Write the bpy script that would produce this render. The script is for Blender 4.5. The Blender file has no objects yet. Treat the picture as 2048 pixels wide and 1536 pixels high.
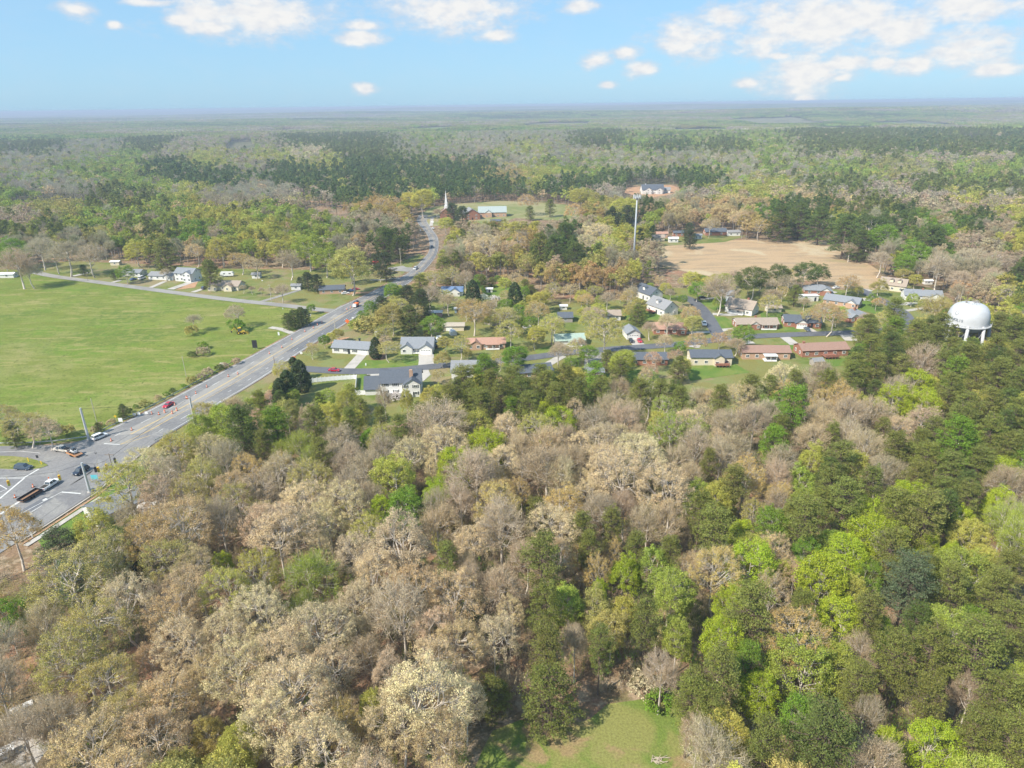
import bpy, math, random
import numpy as np
from mathutils import Matrix, Vector, Euler
R_ = math.radians
random.seed(7)
# ------------------------------------------------------------------ camera, world, sun, exposure
SC = bpy.context.scene
COL = SC.collection
CAM_H = 100.0
PITCH, ROLL, FPX = R_(22.25), R_(-0.78), 1365.0          # focal length in pixels of a 2048 px wide frame
cam_d = bpy.data.cameras.new('camera'); cam = bpy.data.objects.new('camera', cam_d); COL.objects.link(cam)
cam_d.sensor_width = 36.0; cam_d.lens = 36.0 * FPX / 2048.0
cam_d.clip_start = 0.5; cam_d.clip_end = 90000.0
CM = (Matrix.Rotation(math.pi / 2 - PITCH, 4, 'X') @ Matrix.Rotation(ROLL, 4, 'Z'))
cam.matrix_world = Matrix.Translation((0, 0, CAM_H)) @ CM
SC.camera = cam
SC.render.resolution_x, SC.render.resolution_y = 1024, 768
SUN_EL, SUN_SHADOW_AZ = R_(44), R_(36)                   # shadows fall to the right and away (angle from +X towards +Y)
sdir = Vector((math.cos(SUN_SHADOW_AZ) * math.cos(SUN_EL), math.sin(SUN_SHADOW_AZ) * math.cos(SUN_EL), -math.sin(SUN_EL)))
sun_d = bpy.data.lights.new('sun', 'SUN'); sun = bpy.data.objects.new('sun', sun_d); COL.objects.link(sun)
sun_d.energy = 5.0; sun_d.angle = R_(0.5); sun_d.color = (1.0, 0.925, 0.80)
sun.rotation_euler = sdir.to_track_quat('-Z', 'Y').to_euler()
SC.view_settings.view_transform = 'Standard'; SC.view_settings.look = 'None'
SC.view_settings.gamma = 1.0; SC.view_settings.exposure = 0.58
SC.view_settings.use_curve_mapping = False
SC.render.engine = 'CYCLES'
cy = SC.cycles
cy.max_bounces = 5; cy.diffuse_bounces = 2; cy.glossy_bounces = 2; cy.transmission_bounces = 2
cy.volume_bounces = 0; cy.transparent_max_bounces = 4; cy.caustics_reflective = False; cy.caustics_refractive = False
cy.use_adaptive_sampling = True; cy.adaptive_threshold = 0.02
cy.use_denoising = True
try:
    cy.denoiser = 'OPENIMAGEDENOISE'; cy.denoising_input_passes = 'RGB_ALBEDO_NORMAL'; cy.denoising_prefilter = 'ACCURATE'
except Exception: pass

def px_dir(u, v):
    d = CM.to_3x3() @ Vector(((u - 1024.0) / FPX, -(v - 768.0) / FPX, -1.0))
    return d
def G(u, v, z=0.0):
    """ground (or height z) point that shows at photo pixel u, v (2048 x 1536)"""
    d = px_dir(u, v); t = (z - CAM_H) / d.z
    return Vector((d.x * t, d.y * t, z))
CI = np.array(CM.to_3x3().transposed())
def proj(P):
    P = np.atleast_2d(np.asarray(P, float)) - np.array([0, 0, CAM_H])
    c = P @ CI.T
    return 1024 + FPX * c[:, 0] / -c[:, 2], 768 - FPX * c[:, 1] / -c[:, 2]
def pxm(p):
    """photo pixels per metre at a point"""
    c = CI @ (np.array(p, float) - np.array([0, 0, CAM_H]))
    return FPX / -c[2]

w = bpy.data.worlds.new('World'); SC.world = w; w.use_nodes = True
nt = w.node_tree; N = nt.nodes; LK = nt.links; N.clear()
out = N.new('ShaderNodeOutputWorld')
sky = N.new('ShaderNodeTexSky'); sky.sky_type = 'NISHITA'; sky.sun_disc = False
sky.sun_elevation = SUN_EL; sky.sun_rotation = math.atan2(-sdir.x, -sdir.y)
sky.altitude = 200; sky.air_density = 1.0; sky.dust_density = 0.6; sky.ozone_density = 2.5
def M(op, a, b=None, c=None, clamp=False):
    n = N.new('ShaderNodeMath'); n.operation = op; n.use_clamp = clamp
    for i, x in enumerate((a, b, c)):
        if x is None: continue
        if isinstance(x, (int, float)): n.inputs[i].default_value = x
        else: LK.new(x, n.inputs[i])
    return n.outputs[0]
tc = N.new('ShaderNodeTexCoord'); sep = N.new('ShaderNodeSeparateXYZ'); LK.new(tc.outputs['Generated'], sep.inputs[0])
az = M('ARCTAN2', sep.outputs[0], sep.outputs[1]); el = M('ARCSINE', sep.outputs[2])
comb = N.new('ShaderNodeCombineXYZ'); LK.new(az, comb.inputs[0]); LK.new(M('MULTIPLY', el, 1.9), comb.inputs[1])
nz = N.new('ShaderNodeTexNoise'); nz.inputs['Scale'].default_value = 22; nz.inputs['Detail'].default_value = 9; nz.inputs['Roughness'].default_value = 0.62
LK.new(comb.outputs[0], nz.inputs['Vector'])
nz2 = N.new('ShaderNodeTexNoise'); nz2.inputs['Scale'].default_value = 60; nz2.inputs['Detail'].default_value = 6
LK.new(comb.outputs[0], nz2.inputs['Vector'])
CLOUDS = [(500,28,165,44),(430,55,70,18),(360,42,40,12),(722,76,52,14),(730,50,50,10),(905,20,140,38),(990,72,42,12),(1155,12,36,12),(1385,74,80,38),
 (1450,38,60,24),(1192,120,32,16),(1256,105,36,12),(1282,138,32,16),(1670,40,215,68),(1560,60,90,50),(1790,70,80,44),(1600,150,95,42),(1690,124,56,16),(1605,199,24,8),(1930,92,115,40),
 (1832,130,46,18),(1960,12,120,28),(1556,112,34,9),(730,176,24,12),(150,20,38,16),(228,50,14,7),(1496,165,26,10),(2000,140,60,12),(1215,170,18,7),(1684,156,22,8),(1765,125,28,14),(1820,60,60,36),(300,5,60,8)]
acc = None
for (u, v, ru, rv) in CLOUDS:
    d = px_dir(u, v).normalized(); a0 = math.atan2(d.x, d.y); e0 = math.asin(d.z)
    ra, re = ru / FPX * 1.15 * math.cos(a0) ** 2, rv / FPX * 1.2 * math.cos(a0)
    dx = M('MULTIPLY', M('SUBTRACT', az, a0), 1 / ra); dy = M('MULTIPLY', M('SUBTRACT', el, e0), 1 / re)
    f = M('SUBTRACT', 1.0, M('SQRT', M('ADD', M('MULTIPLY', dx, dx), M('MULTIPLY', dy, dy))))
    acc = f if acc is None else M('SMOOTH_MAX', acc, f, 0.15)
dens = M('ADD', M('MULTIPLY', acc, 1.6), M('MULTIPLY', M('SUBTRACT', nz.outputs[0], 0.50), 3.3))
up = N.new('ShaderNodeMapRange'); up.interpolation_type = 'SMOOTHSTEP'
LK.new(dens, up.inputs[0]); up.inputs[1].default_value = -0.30; up.inputs[2].default_value = 1.25
mask = M('MULTIPLY', up.outputs[0], 0.97)
thin = N.new('ShaderNodeMapRange'); LK.new(M('ADD', M('SUBTRACT', nz.outputs[0], 0.5), 0.0), thin.inputs[0])
thin.inputs[1].default_value = -0.05; thin.inputs[2].default_value = 0.35; thin.inputs[4].default_value = 0.10
maskf = M('MAXIMUM', mask, thin.outputs[0])
bg1 = N.new('ShaderNodeBackground'); bg1.inputs[1].default_value = 0.118
tint = N.new('ShaderNodeMix'); tint.data_type = 'RGBA'; tint.blend_type = 'MULTIPLY'; tint.inputs[0].default_value = 1.0
LK.new(sky.outputs[0], tint.inputs[6]); tint.inputs[7].default_value = (0.80, 1.0, 1.22, 1)
flat = N.new('ShaderNodeMix'); flat.data_type = 'RGBA'; flat.inputs[0].default_value = 0.75; LK.new(tint.outputs[2], flat.inputs[6]); flat.inputs[7].default_value = (2.1, 3.6, 4.95, 1)
LK.new(flat.outputs[2], bg1.inputs[0])
bg2 = N.new('ShaderNodeBackground')
cr = N.new('ShaderNodeValToRGB'); cr.color_ramp.elements[0].position = 0.36; cr.color_ramp.elements[0].color = (0.47, 0.50, 0.55, 1)
cr.color_ramp.elements[1].position = 0.58; cr.color_ramp.elements[1].color = (0.62, 0.615, 0.605, 1); LK.new(M('ADD', M('MULTIPLY', nz2.outputs[0], 0.5), M('MULTIPLY', up.outputs[0], 0.3)), cr.inputs[0])
LK.new(cr.outputs[0], bg2.inputs[0]); bg2.inputs[1].default_value = 1.0
ms = N.new('ShaderNodeMixShader'); LK.new(maskf, ms.inputs[0]); LK.new(bg1.outputs[0], ms.inputs[1]); LK.new(bg2.outputs[0], ms.inputs[2])
LK.new(ms.outputs[0], out.inputs[0])

# ------------------------------------------------------------------ materials
MATS = {}
def mat(name, col, rough=0.8, noise=0.0, scale=1.0, metal=0.0, spec=0.3, col2=None, detail=4, bump=0.0, contrast=0.25):
    if name in MATS: return MATS[name]
    m = bpy.data.materials.new(name); m.use_nodes = True; t = m.node_tree; b = t.nodes['Principled BSDF']
    b.inputs['Base Color'].default_value = (*col, 1); b.inputs['Roughness'].default_value = rough
    b.inputs['Metallic'].default_value = metal; b.inputs['Specular IOR Level'].default_value = spec
    if noise > 0 or col2:
        c = t.nodes.new('ShaderNodeTexCoord'); n = t.nodes.new('ShaderNodeTexNoise'); n.inputs['Scale'].default_value = scale
        n.inputs['Detail'].default_value = detail; n.inputs['Roughness'].default_value = 0.65
        t.links.new(c.outputs['Object'], n.inputs['Vector'])
        r = t.nodes.new('ShaderNodeValToRGB'); e = r.color_ramp.elements
        e[0].position = 0.5 - contrast; e[1].position = 0.5 + contrast
        if col2 is None:
            e[0].color = (*[x * (1 - noise) for x in col], 1); e[1].color = (*[min(1, x * (1 + noise)) for x in col], 1)
        else: e[0].color = (*col, 1); e[1].color = (*col2, 1)
        t.links.new(n.outputs[0], r.inputs[0]); t.links.new(r.outputs[0], b.inputs['Base Color'])
    MATS[name] = m
    return m
def ground_mat(name, layers, rough=0.95, fine=0.25, fscale=2.5):
    """layers: [(colour, noise scale, threshold, softness)], first is the base; each later colour lies where its own noise is high"""
    m = bpy.data.materials.new(name); m.use_nodes = True; t = m.node_tree; b = t.nodes['Principled BSDF']
    b.inputs['Roughness'].default_value = rough; b.inputs['Specular IOR Level'].default_value = 0.1
    c = t.nodes.new('ShaderNodeTexCoord'); prev = t.nodes.new('ShaderNodeRGB'); prev.outputs[0].default_value = (*layers[0][0], 1); prev = prev.outputs[0]
    for i, (col, sc, th, so, *st) in enumerate(layers[1:]):
        n = t.nodes.new('ShaderNodeTexNoise'); n.inputs['Scale'].default_value = sc; n.inputs['Detail'].default_value = 5; n.inputs['Roughness'].default_value = 0.6
        n.inputs['Distortion'].default_value = 0.6
        mp = t.nodes.new('ShaderNodeMapping'); mp.inputs['Location'].default_value = (i * 37.3, i * 11.7, i * 5.1)
        if st: mp.inputs['Rotation'].default_value = (0, 0, st[1]); mp.inputs['Scale'].default_value = (1, st[0], 1)
        t.links.new(c.outputs['Object'], mp.inputs[0]); t.links.new(mp.outputs[0], n.inputs['Vector'])
        mr = t.nodes.new('ShaderNodeMapRange'); mr.interpolation_type = 'SMOOTHSTEP'; mr.inputs[1].default_value = th - so; mr.inputs[2].default_value = th + so
        t.links.new(n.outputs[0], mr.inputs[0])
        mx = t.nodes.new('ShaderNodeMix'); mx.data_type = 'RGBA'; t.links.new(mr.outputs[0], mx.inputs[0]); t.links.new(prev, mx.inputs[6]); mx.inputs[7].default_value = (*col, 1)
        prev = mx.outputs[2]
    n = t.nodes.new('ShaderNodeTexNoise'); n.inputs['Scale'].default_value = fscale; n.inputs['Detail'].default_value = 6; n.inputs['Roughness'].default_value = 0.75
    t.links.new(c.outputs['Object'], n.inputs['Vector'])
    mr = t.nodes.new('ShaderNodeMapRange'); mr.inputs[1].default_value = 0.3; mr.inputs[2].default_value = 0.7; mr.inputs[3].default_value = 1 - fine; mr.inputs[4].default_value = 1 + fine
    t.links.new(n.outputs[0], mr.inputs[0])
    mx = t.nodes.new('ShaderNodeVectorMath'); mx.operation = 'MULTIPLY'; t.links.new(prev, mx.inputs[0])
    cb = t.nodes.new('ShaderNodeCombineXYZ'); [t.links.new(mr.outputs[0], cb.inputs[k]) for k in range(3)]
    t.links.new(cb.outputs[0], mx.inputs[1]); t.links.new(mx.outputs[0], b.inputs['Base Color'])
    return m
def leaf_mat(name, src, transl=0.3, var=0.35):
    """foliage: tint from the object's colour (src 'OBJ') or from the instance (src 'INST'), varied face by face by the mesh's own value"""
    m = bpy.data.materials.new(name); m.use_nodes = True; t = m.node_tree; t.nodes.clear()
    o = t.nodes.new('ShaderNodeOutputMaterial')
    if src == 'OBJ': c = t.nodes.new('ShaderNodeObjectInfo').outputs['Color']
    else:
        a = t.nodes.new('ShaderNodeAttribute'); a.attribute_type = 'INSTANCER'; a.attribute_name = 'tint'; c = a.outputs['Color']
    av = t.nodes.new('ShaderNodeAttribute'); av.attribute_name = 'v'
    mr = t.nodes.new('ShaderNodeMapRange'); mr.inputs[3].default_value = 1 - var; mr.inputs[4].default_value = 1 + var
    t.links.new(av.outputs['Fac'], mr.inputs[0])
    hs = t.nodes.new('ShaderNodeHueSaturation'); t.links.new(c, hs.inputs['Color']); t.links.new(mr.outputs[0], hs.inputs['Value'])
    ah = t.nodes.new('ShaderNodeAttribute'); ah.attribute_name = 'h'
    mh = t.nodes.new('ShaderNodeMapRange'); mh.inputs[3].default_value = 0.478; mh.inputs[4].default_value = 0.522
    t.links.new(ah.outputs['Fac'], mh.inputs[0]); t.links.new(mh.outputs[0], hs.inputs['Hue'])
    d = t.nodes.new('ShaderNodeBsdfDiffuse'); tr = t.nodes.new('ShaderNodeBsdfTranslucent'); mx = t.nodes.new('ShaderNodeMixShader'); mx.inputs[0].default_value = transl
    t.links.new(hs.outputs[0], d.inputs[0]); t.links.new(hs.outputs[0], tr.inputs[0])
    t.links.new(d.outputs[0], mx.inputs[1]); t.links.new(tr.outputs[0], mx.inputs[2]); t.links.new(mx.outputs[0], o.inputs[0])
    return m
LEAF = leaf_mat('foliage', 'OBJ'); LEAF_FAR = leaf_mat('foliage_far', 'INST')
BARK = mat('bark_pale', (0.55, 0.49, 0.42), 0.9, 0.3, 1.5)
BARKD = mat('bark_dark', (0.15, 0.11, 0.085), 0.9, 0.3, 1.5)
TWIG = mat('twigs', (0.52, 0.43, 0.32), 0.9, 0.15, 0.6)

# ------------------------------------------------------------------ mesh helpers
class MB:
    def __init__(s): s.v = []; s.f = []; s.m = []
    def quad(s, pts, mi=0):
        n = len(s.v); s.v += [tuple(p) for p in pts]; s.f.append(tuple(range(n, n + len(pts)))); s.m.append(mi)
    def poly(s, pts, faces, mi=0):
        n = len(s.v); s.v += [tuple(p) for p in pts]
        for f in faces: s.f.append(tuple(n + i for i in f)); s.m.append(mi)
    def box(s, c, d, mi=0, rz=0.0, taper=1.0):
        x, y, z = d[0] / 2, d[1] / 2, d[2] / 2; pts = []
        for sz in (-1, 1):
            k = 1.0 if sz < 0 else taper
            for sx, sy in ((-1, -1), (1, -1), (1, 1), (-1, 1)):
                px, py = sx * x * k, sy * y * k
                pts.append((c[0] + px * math.cos(rz) - py * math.sin(rz), c[1] + px * math.sin(rz) + py * math.cos(rz), c[2] + sz * z))
        s.poly(pts, [(0, 3, 2, 1), (4, 5, 6, 7), (0, 1, 5, 4), (1, 2, 6, 5), (2, 3, 7, 6), (3, 0, 4, 7)], mi)
    def tube(s, p0, p1, r0, r1=None, n=6, mi=0, caps=True):
        r1 = r0 if r1 is None else r1; p0 = Vector(p0); p1 = Vector(p1); d = (p1 - p0).normalized()
        a = d.orthogonal().normalized(); b = d.cross(a); pts = []
        for p, r in ((p0, r0), (p1, r1)):
            for i in range(n):
                t = 2 * math.pi * i / n; pts.append(p + a * math.cos(t) * r + b * math.sin(t) * r)
        fs = [(i, (i + 1) % n, n + (i + 1) % n, n + i) for i in range(n)]
        if caps: fs += [tuple(range(n - 1, -1, -1)), tuple(range(n, 2 * n))]
        s.poly(pts, fs, mi)
    def lathe(s, prof, n=32, c=(0, 0), mi=0, a0=0.0):
        pts = [];
        for (r, z) in prof:
            for i in range(n):
                t = a0 + 2 * math.pi * i / n; pts.append((c[0] + r * math.cos(t), c[1] + r * math.sin(t), z))
        fs = []
        for k in range(len(prof) - 1):
            for i in range(n): fs.append((k * n + i, k * n + (i + 1) % n, (k + 1) * n + (i + 1) % n, (k + 1) * n + i))
        s.poly(pts, fs, mi)
    def prism(s, outline, y0, y1, mi=0):
        """outline in x,z extruded along y"""
        n = len(outline); pts = [(x, y0, z) for x, z in outline] + [(x, y1, z) for x, z in outline]
        s.poly(pts, [tuple(range(n)), tuple(range(2 * n - 1, n - 1, -1))] + [(i, n + i, n + (i + 1) % n, (i + 1) % n) for i in range(n)], mi)
    def build(s, name, mats, parent=None, smooth=False, loc=None, rz=None, col=True):
        me = bpy.data.meshes.new(name); me.from_pydata(s.v, [], s.f); me.validate()
        for m in (mats if isinstance(mats, (list, tuple)) else [mats]): me.materials.append(m)
        if len(s.m) == len(me.polygons): me.polygons.foreach_set('material_index', s.m)
        if smooth: me.polygons.foreach_set('use_smooth', [True] * len(me.polygons))
        o = bpy.data.objects.new(name, me)
        if col: COL.objects.link(o)
        if parent is not None: o.parent = parent
        if loc is not None: o.location = loc
        if rz is not None: o.rotation_euler = (0, 0, rz)
        return o
def tag(o, label=None, cat=None, group=None, kind=None):
    for k, x in (('label', label), ('category', cat), ('group', group), ('kind', kind)):
        if x: o[k] = x
    return o
def empty(name, loc, rz=0.0, label=None, cat=None, group=None):
    o = bpy.data.objects.new(name, None); o.empty_display_size = 0.5; COL.objects.link(o); o.location = loc; o.rotation_euler = (0, 0, rz)
    return tag(o, label, cat, group)
def copy_tree(o, parent=None):
    c = o.copy(); COL.objects.link(c); c.parent = parent
    for ch in o.children: copy_tree(ch, c)
    return c
def inpoly(x, y, P):
    x = np.asarray(x, float); y = np.asarray(y, float); P = np.asarray(P, float); r = np.zeros(x.shape, bool); n = len(P); j = n - 1
    for i in range(n):
        xi, yi, xj, yj = P[i][0], P[i][1], P[j][0], P[j][1]
        c = ((yi > y) != (yj > y)) & (x < (xj - xi) * (y - yi) / ((yj - yi) if yj != yi else 1e-9) + xi); r ^= c; j = i
    return r
# ------------------------------------------------------------------ terrain height: flat near, gently rolling far away
def hill(x, y):
    x = np.asarray(x, float); y = np.asarray(y, float); d = np.hypot(x, y)
    k = np.clip((d - 1900) / 2600, 0, 1)
    h = 11 * np.sin(x / 610 + 1.3) * np.sin(y / 470 + .4) + 9 * np.sin(x / 1430 + y / 900) + 7 * np.sin(y / 780 - x / 2100 + 2)
    h2 = 15 * np.sin(x / 3300 + 1) + 15 * np.sin(y / 1900 + x / 5200)
    return k * (h + 8) + np.clip((d - 5000) / 6000, 0, 1) * (h2 + 8)

# ground sheet
def grid_mesh(name, xs, ys, zf, material):
    X, Y = np.meshgrid(xs, ys); Z = zf(X, Y); nx, ny = len(xs), len(ys)
    V = np.stack([X, Y, Z], -1).reshape(-1, 3)
    i = np.arange(nx - 1)[None, :] + np.arange(ny - 1)[:, None] * nx
    F = np.stack([i, i + 1, i + nx + 1, i + nx], -1).reshape(-1, 4)
    return np_mesh(name, V, F, material)
def np_mesh(name, V, F, mats, mi=None, attrs=None, link=True):
    me = bpy.data.meshes.new(name); V = np.asarray(V, np.float32); F = np.asarray(F, np.int32)
    me.vertices.add(len(V)); me.vertices.foreach_set('co', V.ravel())
    k = F.shape[1]; me.loops.add(F.size); me.loops.foreach_set('vertex_index', F.ravel())
    me.polygons.add(len(F)); me.polygons.foreach_set('loop_start', np.arange(len(F), dtype=np.int32) * k)
    if mi is not None: me.polygons.foreach_set('material_index', np.asarray(mi, np.int32))
    for m in (mats if isinstance(mats, (list, tuple)) else [mats]): me.materials.append(m)
    for an, av in (attrs or {}).items():
        a = me.attributes.new(an, 'FLOAT', 'FACE'); a.data.foreach_set('value', np.asarray(av, np.float32))
    me.update(calc_edges=True)
    if not link: return me
    o = bpy.data.objects.new(name, me); COL.objects.link(o); return o
def ax(lim, n, p=2.6):
    t = np.linspace(-1, 1, n); return np.sign(t) * np.abs(t) ** p * lim
FOREST_FLOOR = ground_mat('forest_floor', [((0.235, 0.155, 0.095),), ((0.30, 0.165, 0.105), 0.03, 0.57, 0.08), ((0.16, 0.125, 0.07), 0.08, 0.52, 0.10), ((0.15, 0.16, 0.055), 0.05, 0.62, 0.06), ((0.33, 0.25, 0.17), 0.35, 0.56, 0.08)], fine=0.45, fscale=1.6)
g = grid_mesh('ground', ax(45000, 161), ax(45000, 161) + 0, hill, FOREST_FLOOR); tag(g, kind='structure')
g.data.materials.append(ground_mat('far_floor', [((0.13, 0.125, 0.065),), ((0.19, 0.165, 0.105), 0.004, 0.52, 0.08), ((0.09, 0.11, 0.05), 0.006, 0.56, 0.05)], fine=0.3, fscale=0.05))
for f_ in g.data.polygons:
    if math.hypot(f_.center.x, f_.center.y) > 900: f_.material_index = 1

ZS = [0.008]
def sheet(name, pts, z, material, kind='structure', sub=1):
    """flat sheet through photo-ground points, each a little above the last"""
    if z < 0.2: ZS[0] += 0.0022; z = ZS[0]
    P = [G(u, v) for u, v in pts]; mb = MB()
    mb.quad([(p.x, p.y, 0) for p in P]); o = mb.build(name, material); o.location.z = z
    if o.data.polygons[0].normal.z < 0: o.data.flip_normals()
    return tag(o, kind=kind)
PASTURE = ground_mat('pasture_grass', [((0.130, 0.200, 0.027),), ((0.21, 0.222, 0.052), 0.018, 0.53, 0.12), ((0.115, 0.165, 0.028), 0.04, 0.55, 0.08), ((0.26, 0.24, 0.095), 0.012, 0.61, 0.08), ((0.20, 0.22, 0.055), 0.25, 0.56, 0.1), ((0.15, 0.18, 0.034), 0.03, 0.55, 0.13, 3.5, 0.5), ((0.27, 0.25, 0.09), 0.05, 0.60, 0.09, 5.0, 1.2), ((0.12, 0.15, 0.03), 0.5, 0.60, 0.06)], fine=0.34, fscale=1.6)
LAWN = ground_mat('lawn_grass', [((0.20, 0.19, 0.062),), ((0.125, 0.165, 0.036), 0.035, 0.55, 0.06), ((0.25, 0.205, 0.11), 0.03, 0.58, 0.06), ((0.19, 0.21, 0.075), 0.12, 0.55, 0.08)], fine=0.3, fscale=1.8)
GREEN_LAWN = ground_mat('green_lawn', [((0.115, 0.185, 0.035),), ((0.17, 0.21, 0.05), 0.1, 0.52, 0.08)], fine=0.22, fscale=2.0)
MEADOW = ground_mat('clearing_grass', [((0.215, 0.215, 0.068),), ((0.14, 0.19, 0.04), 0.09, 0.50, 0.07), ((0.27, 0.20, 0.10), 0.14, 0.58, 0.06)], fine=0.4, fscale=2.5)
DRYF = ground_mat('dry_field', [((0.42, 0.295, 0.175),), ((0.34, 0.25, 0.155), 0.035, 0.54, 0.07, 4.0, 0.1), ((0.46, 0.37, 0.24), 0.025, 0.6, 0.06), ((0.30, 0.26, 0.13), 0.01, 0.63, 0.05)], fine=0.16, fscale=0.8)
DIRT = ground_mat('red_dirt', [((0.46, 0.27, 0.16),), ((0.36, 0.22, 0.13), 0.1, 0.55, 0.1)], fine=0.2)
FARF = ground_mat('far_field', [((0.20, 0.29, 0.10),), ((0.26, 0.3, 0.14), 0.01, 0.5, 0.1)])
SCRUB = ground_mat('scrub', [((0.22, 0.20, 0.12),), ((0.15, 0.16, 0.07), 0.03, 0.55, 0.1)])
CLEAR = []   # photo-pixel ground polygons kept free of woodland
def clear(p): CLEAR.append([(G(u, v).x, G(u, v).y) for u, v in p])
PAST = [(-500,905),(0,897),(176,880),(478,723),(655,626),(560,613),(330,583),(90,549),(60,540),(-500,520)]
sheet('pasture', PAST, 0.012, PASTURE); clear(PAST)
YN = [(90,549),(60,528),(150,522),(230,526),(330,530),(440,537),(540,538),(620,540),(700,536),(790,528),(838,508),(850,512),(800,552),(660,622),(560,613),(330,583)]
sheet('north_yards', YN, 0.016, LAWN); clear(YN)
VG = [(185,988),(237,947),(300,895),(353,861),(440,809),(534,753),(606,703),(600,740),(560,765),(530,800),(500,820),(440,850),(400,880),(340,915),(290,950),(250,985),(215,1010)]
sheet('grass_verge', VG, 0.012, LAWN)
NB = [(585,742),(560,765),(540,800),(600,850),(720,860),(880,835),(1000,800),(1130,800),(1300,775),(1380,765),(1700,742),(1760,700),(1850,690),(1900,660),(1905,600),(1860,575),(1760,562),(1690,580),(1560,572),(1440,578),(1330,575),(1280,575),(1262,600),(1150,598),(1080,600),(1030,572),(985,570),(930,572),(860,575),(790,590),(735,620),(665,668),(606,705)]
sheet('neighbourhood_lawn', NB, 0.012, LAWN); sheet('back_gardens', [(1130,795),(1300,770),(1380,760),(1700,738),(1760,698),(1800,720),(1700,790),(1400,840),(1200,850)], .012, LAWN); clear(NB)
TF = [(1292,502),(1340,490),(1400,482),(1530,479),(1640,477),(1668,492),(1740,530),(1792,562),(1748,580),(1700,578),(1640,562),(1560,560),(1460,560),(1380,545),(1320,530)]
sheet('dry_field', TF, 0.02, DRYF); clear(TF)
CH = [(838,430),(862,415),(900,409),(1000,402),(1060,404),(1130,409),(1176,424),(1170,440),(1110,441),(1030,436),(990,452),(905,452),(850,452),(842,440)]
sheet('church_lawn', CH, 0.02, ground_mat('church_grass', [((0.19, 0.21, 0.075),), ((0.30, 0.27, 0.14), 0.02, 0.5, 0.1)])); clear(CH)
ND = [(1236,380),(1262,374),(1340,370),(1362,377),(1352,388),(1300,395),(1255,388)]
sheet('bare_building_plot', ND, 0.03, DIRT); clear(ND)
MDW = [(940,1560),(965,1500),(985,1462),(1040,1440),(1130,1452),(1180,1438),(1215,1408),(1290,1398),(1345,1402),(1368,1450),(1398,1500),(1410,1560),(1400,1700),(900,1700)]
sheet('woodland_clearing', MDW, 0.012, MEADOW); clear(MDW)
for p, m, nm in (([(440,312),(462,287),(503,285),(522,312)], FARF, 'far_green_field'), ([(505,287),(625,284),(628,287),(505,290)], DRYF, 'far_stubble_field'),
                 ([(15,425),(25,405),(130,402),(235,412),(215,424)], SCRUB, 'scrub_field'), ([(1240,460),(1246,446),(1300,444),(1310,458)], LAWN, 'grass_lot'),
                 ([(1740,388),(1748,375),(1800,376),(1790,390)], FARF, 'grass_paddock'), ([(960,580),(1000,566),(1044,560),(1048,590),(985,595)], GREEN_LAWN, 'grass_glade'),
                 ([(1300,495),(1320,478),(1400,468),(1500,470),(1450,484),(1360,490)], LAWN, 'grass_verge'), ([(950,330),(960,318),(1010,318),(1010,330)], SCRUB, 'cut_over_land'),
                 ([(860,322),(900,316),(990,318),(960,326)], SCRUB, 'cut_over_land')):
    P = [G(u, v) for u, v in p]; zz = max(float(hill(q.x, q.y)) for q in P) + 0.4 if P[0].y > 1800 else 0.03
    sheet(nm, p, zz, m); clear(p)

def drape(name, u, v, wd, dp, material, skew=.3):
    """far field laid over the rolling ground"""
    c = G(u, v); n = 12; a = np.linspace(-.5, .5, n); A_, B_ = np.meshgrid(a, a); X = c.x + A_ * wd + B_ * wd * skew; Y = c.y + B_ * dp + A_ * dp * .12; Z = hill(X, Y) + .7
    V = np.stack([X, Y, Z], -1).reshape(-1, 3); i = np.arange(n - 1)[None] + np.arange(n - 1)[:, None] * n; F = np.stack([i, i + 1, i + n + 1, i + n], -1).reshape(-1, 4)
    o = np_mesh(name, V, F, material); tag(o, kind='structure'); CLEAR.append([(X[0, 0], Y[0, 0]), (X[0, -1], Y[0, -1]), (X[-1, -1], Y[-1, -1]), (X[-1, 0], Y[-1, 0])])
for q_ in ((120,262,260,420,FARF),(330,318,100,150,SCRUB),(560,266,220,380,DRYF),(860,262,240,420,FARF),(1120,253,330,600,SCRUB),(1400,262,260,420,FARF),(1700,257,300,520,FARF),(1950,285,150,260,DRYF),(1230,300,150,200,FARF),(700,283,200,190,SCRUB),(980,246,420,900,DRYF),(300,248,420,900,FARF),(1560,244,460,1000,SCRUB),(1850,246,380,900,FARF),(1330,278,160,240,SCRUB)):
    drape('far_field', *q_)
# ------------------------------------------------------------------ roads
ASPH = ground_mat('asphalt_highway', [((0.235, 0.228, 0.225),), ((0.185, 0.182, 0.187), 0.06, 0.53, 0.08), ((0.27, 0.262, 0.25), 0.15, 0.58, 0.05), ((0.15, 0.15, 0.155), 0.22, 0.69, 0.03)], rough=0.85, fine=0.2, fscale=1.4)
ASPH2 = ground_mat('asphalt_street', [((0.135, 0.14, 0.155),), ((0.11, 0.115, 0.13), 0.08, 0.55, 0.08)], rough=0.85, fine=0.12, fscale=1.1)
ASPHL = ground_mat('asphalt_old_lane', [((0.30, 0.285, 0.265),), ((0.25, 0.24, 0.225), 0.08, 0.55, 0.08)], fine=0.12)
ASPHD = ground_mat('asphalt_new_lane', [((0.15, 0.155, 0.17),), ((0.125, 0.13, 0.14), 0.06, 0.55, 0.08)], fine=0.1)
CONC = ground_mat('concrete', [((0.46, 0.43, 0.39),), ((0.38, 0.355, 0.32), 0.2, 0.55, 0.1)], fine=0.12)
WHITE_L = mat('road_paint_white', (0.62, 0.62, 0.60), 0.7, 0.2, 0.8); YEL_L = mat('road_paint_yellow', (0.60, 0.42, 0.16), 0.7, 0.15, 0.8)
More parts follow.
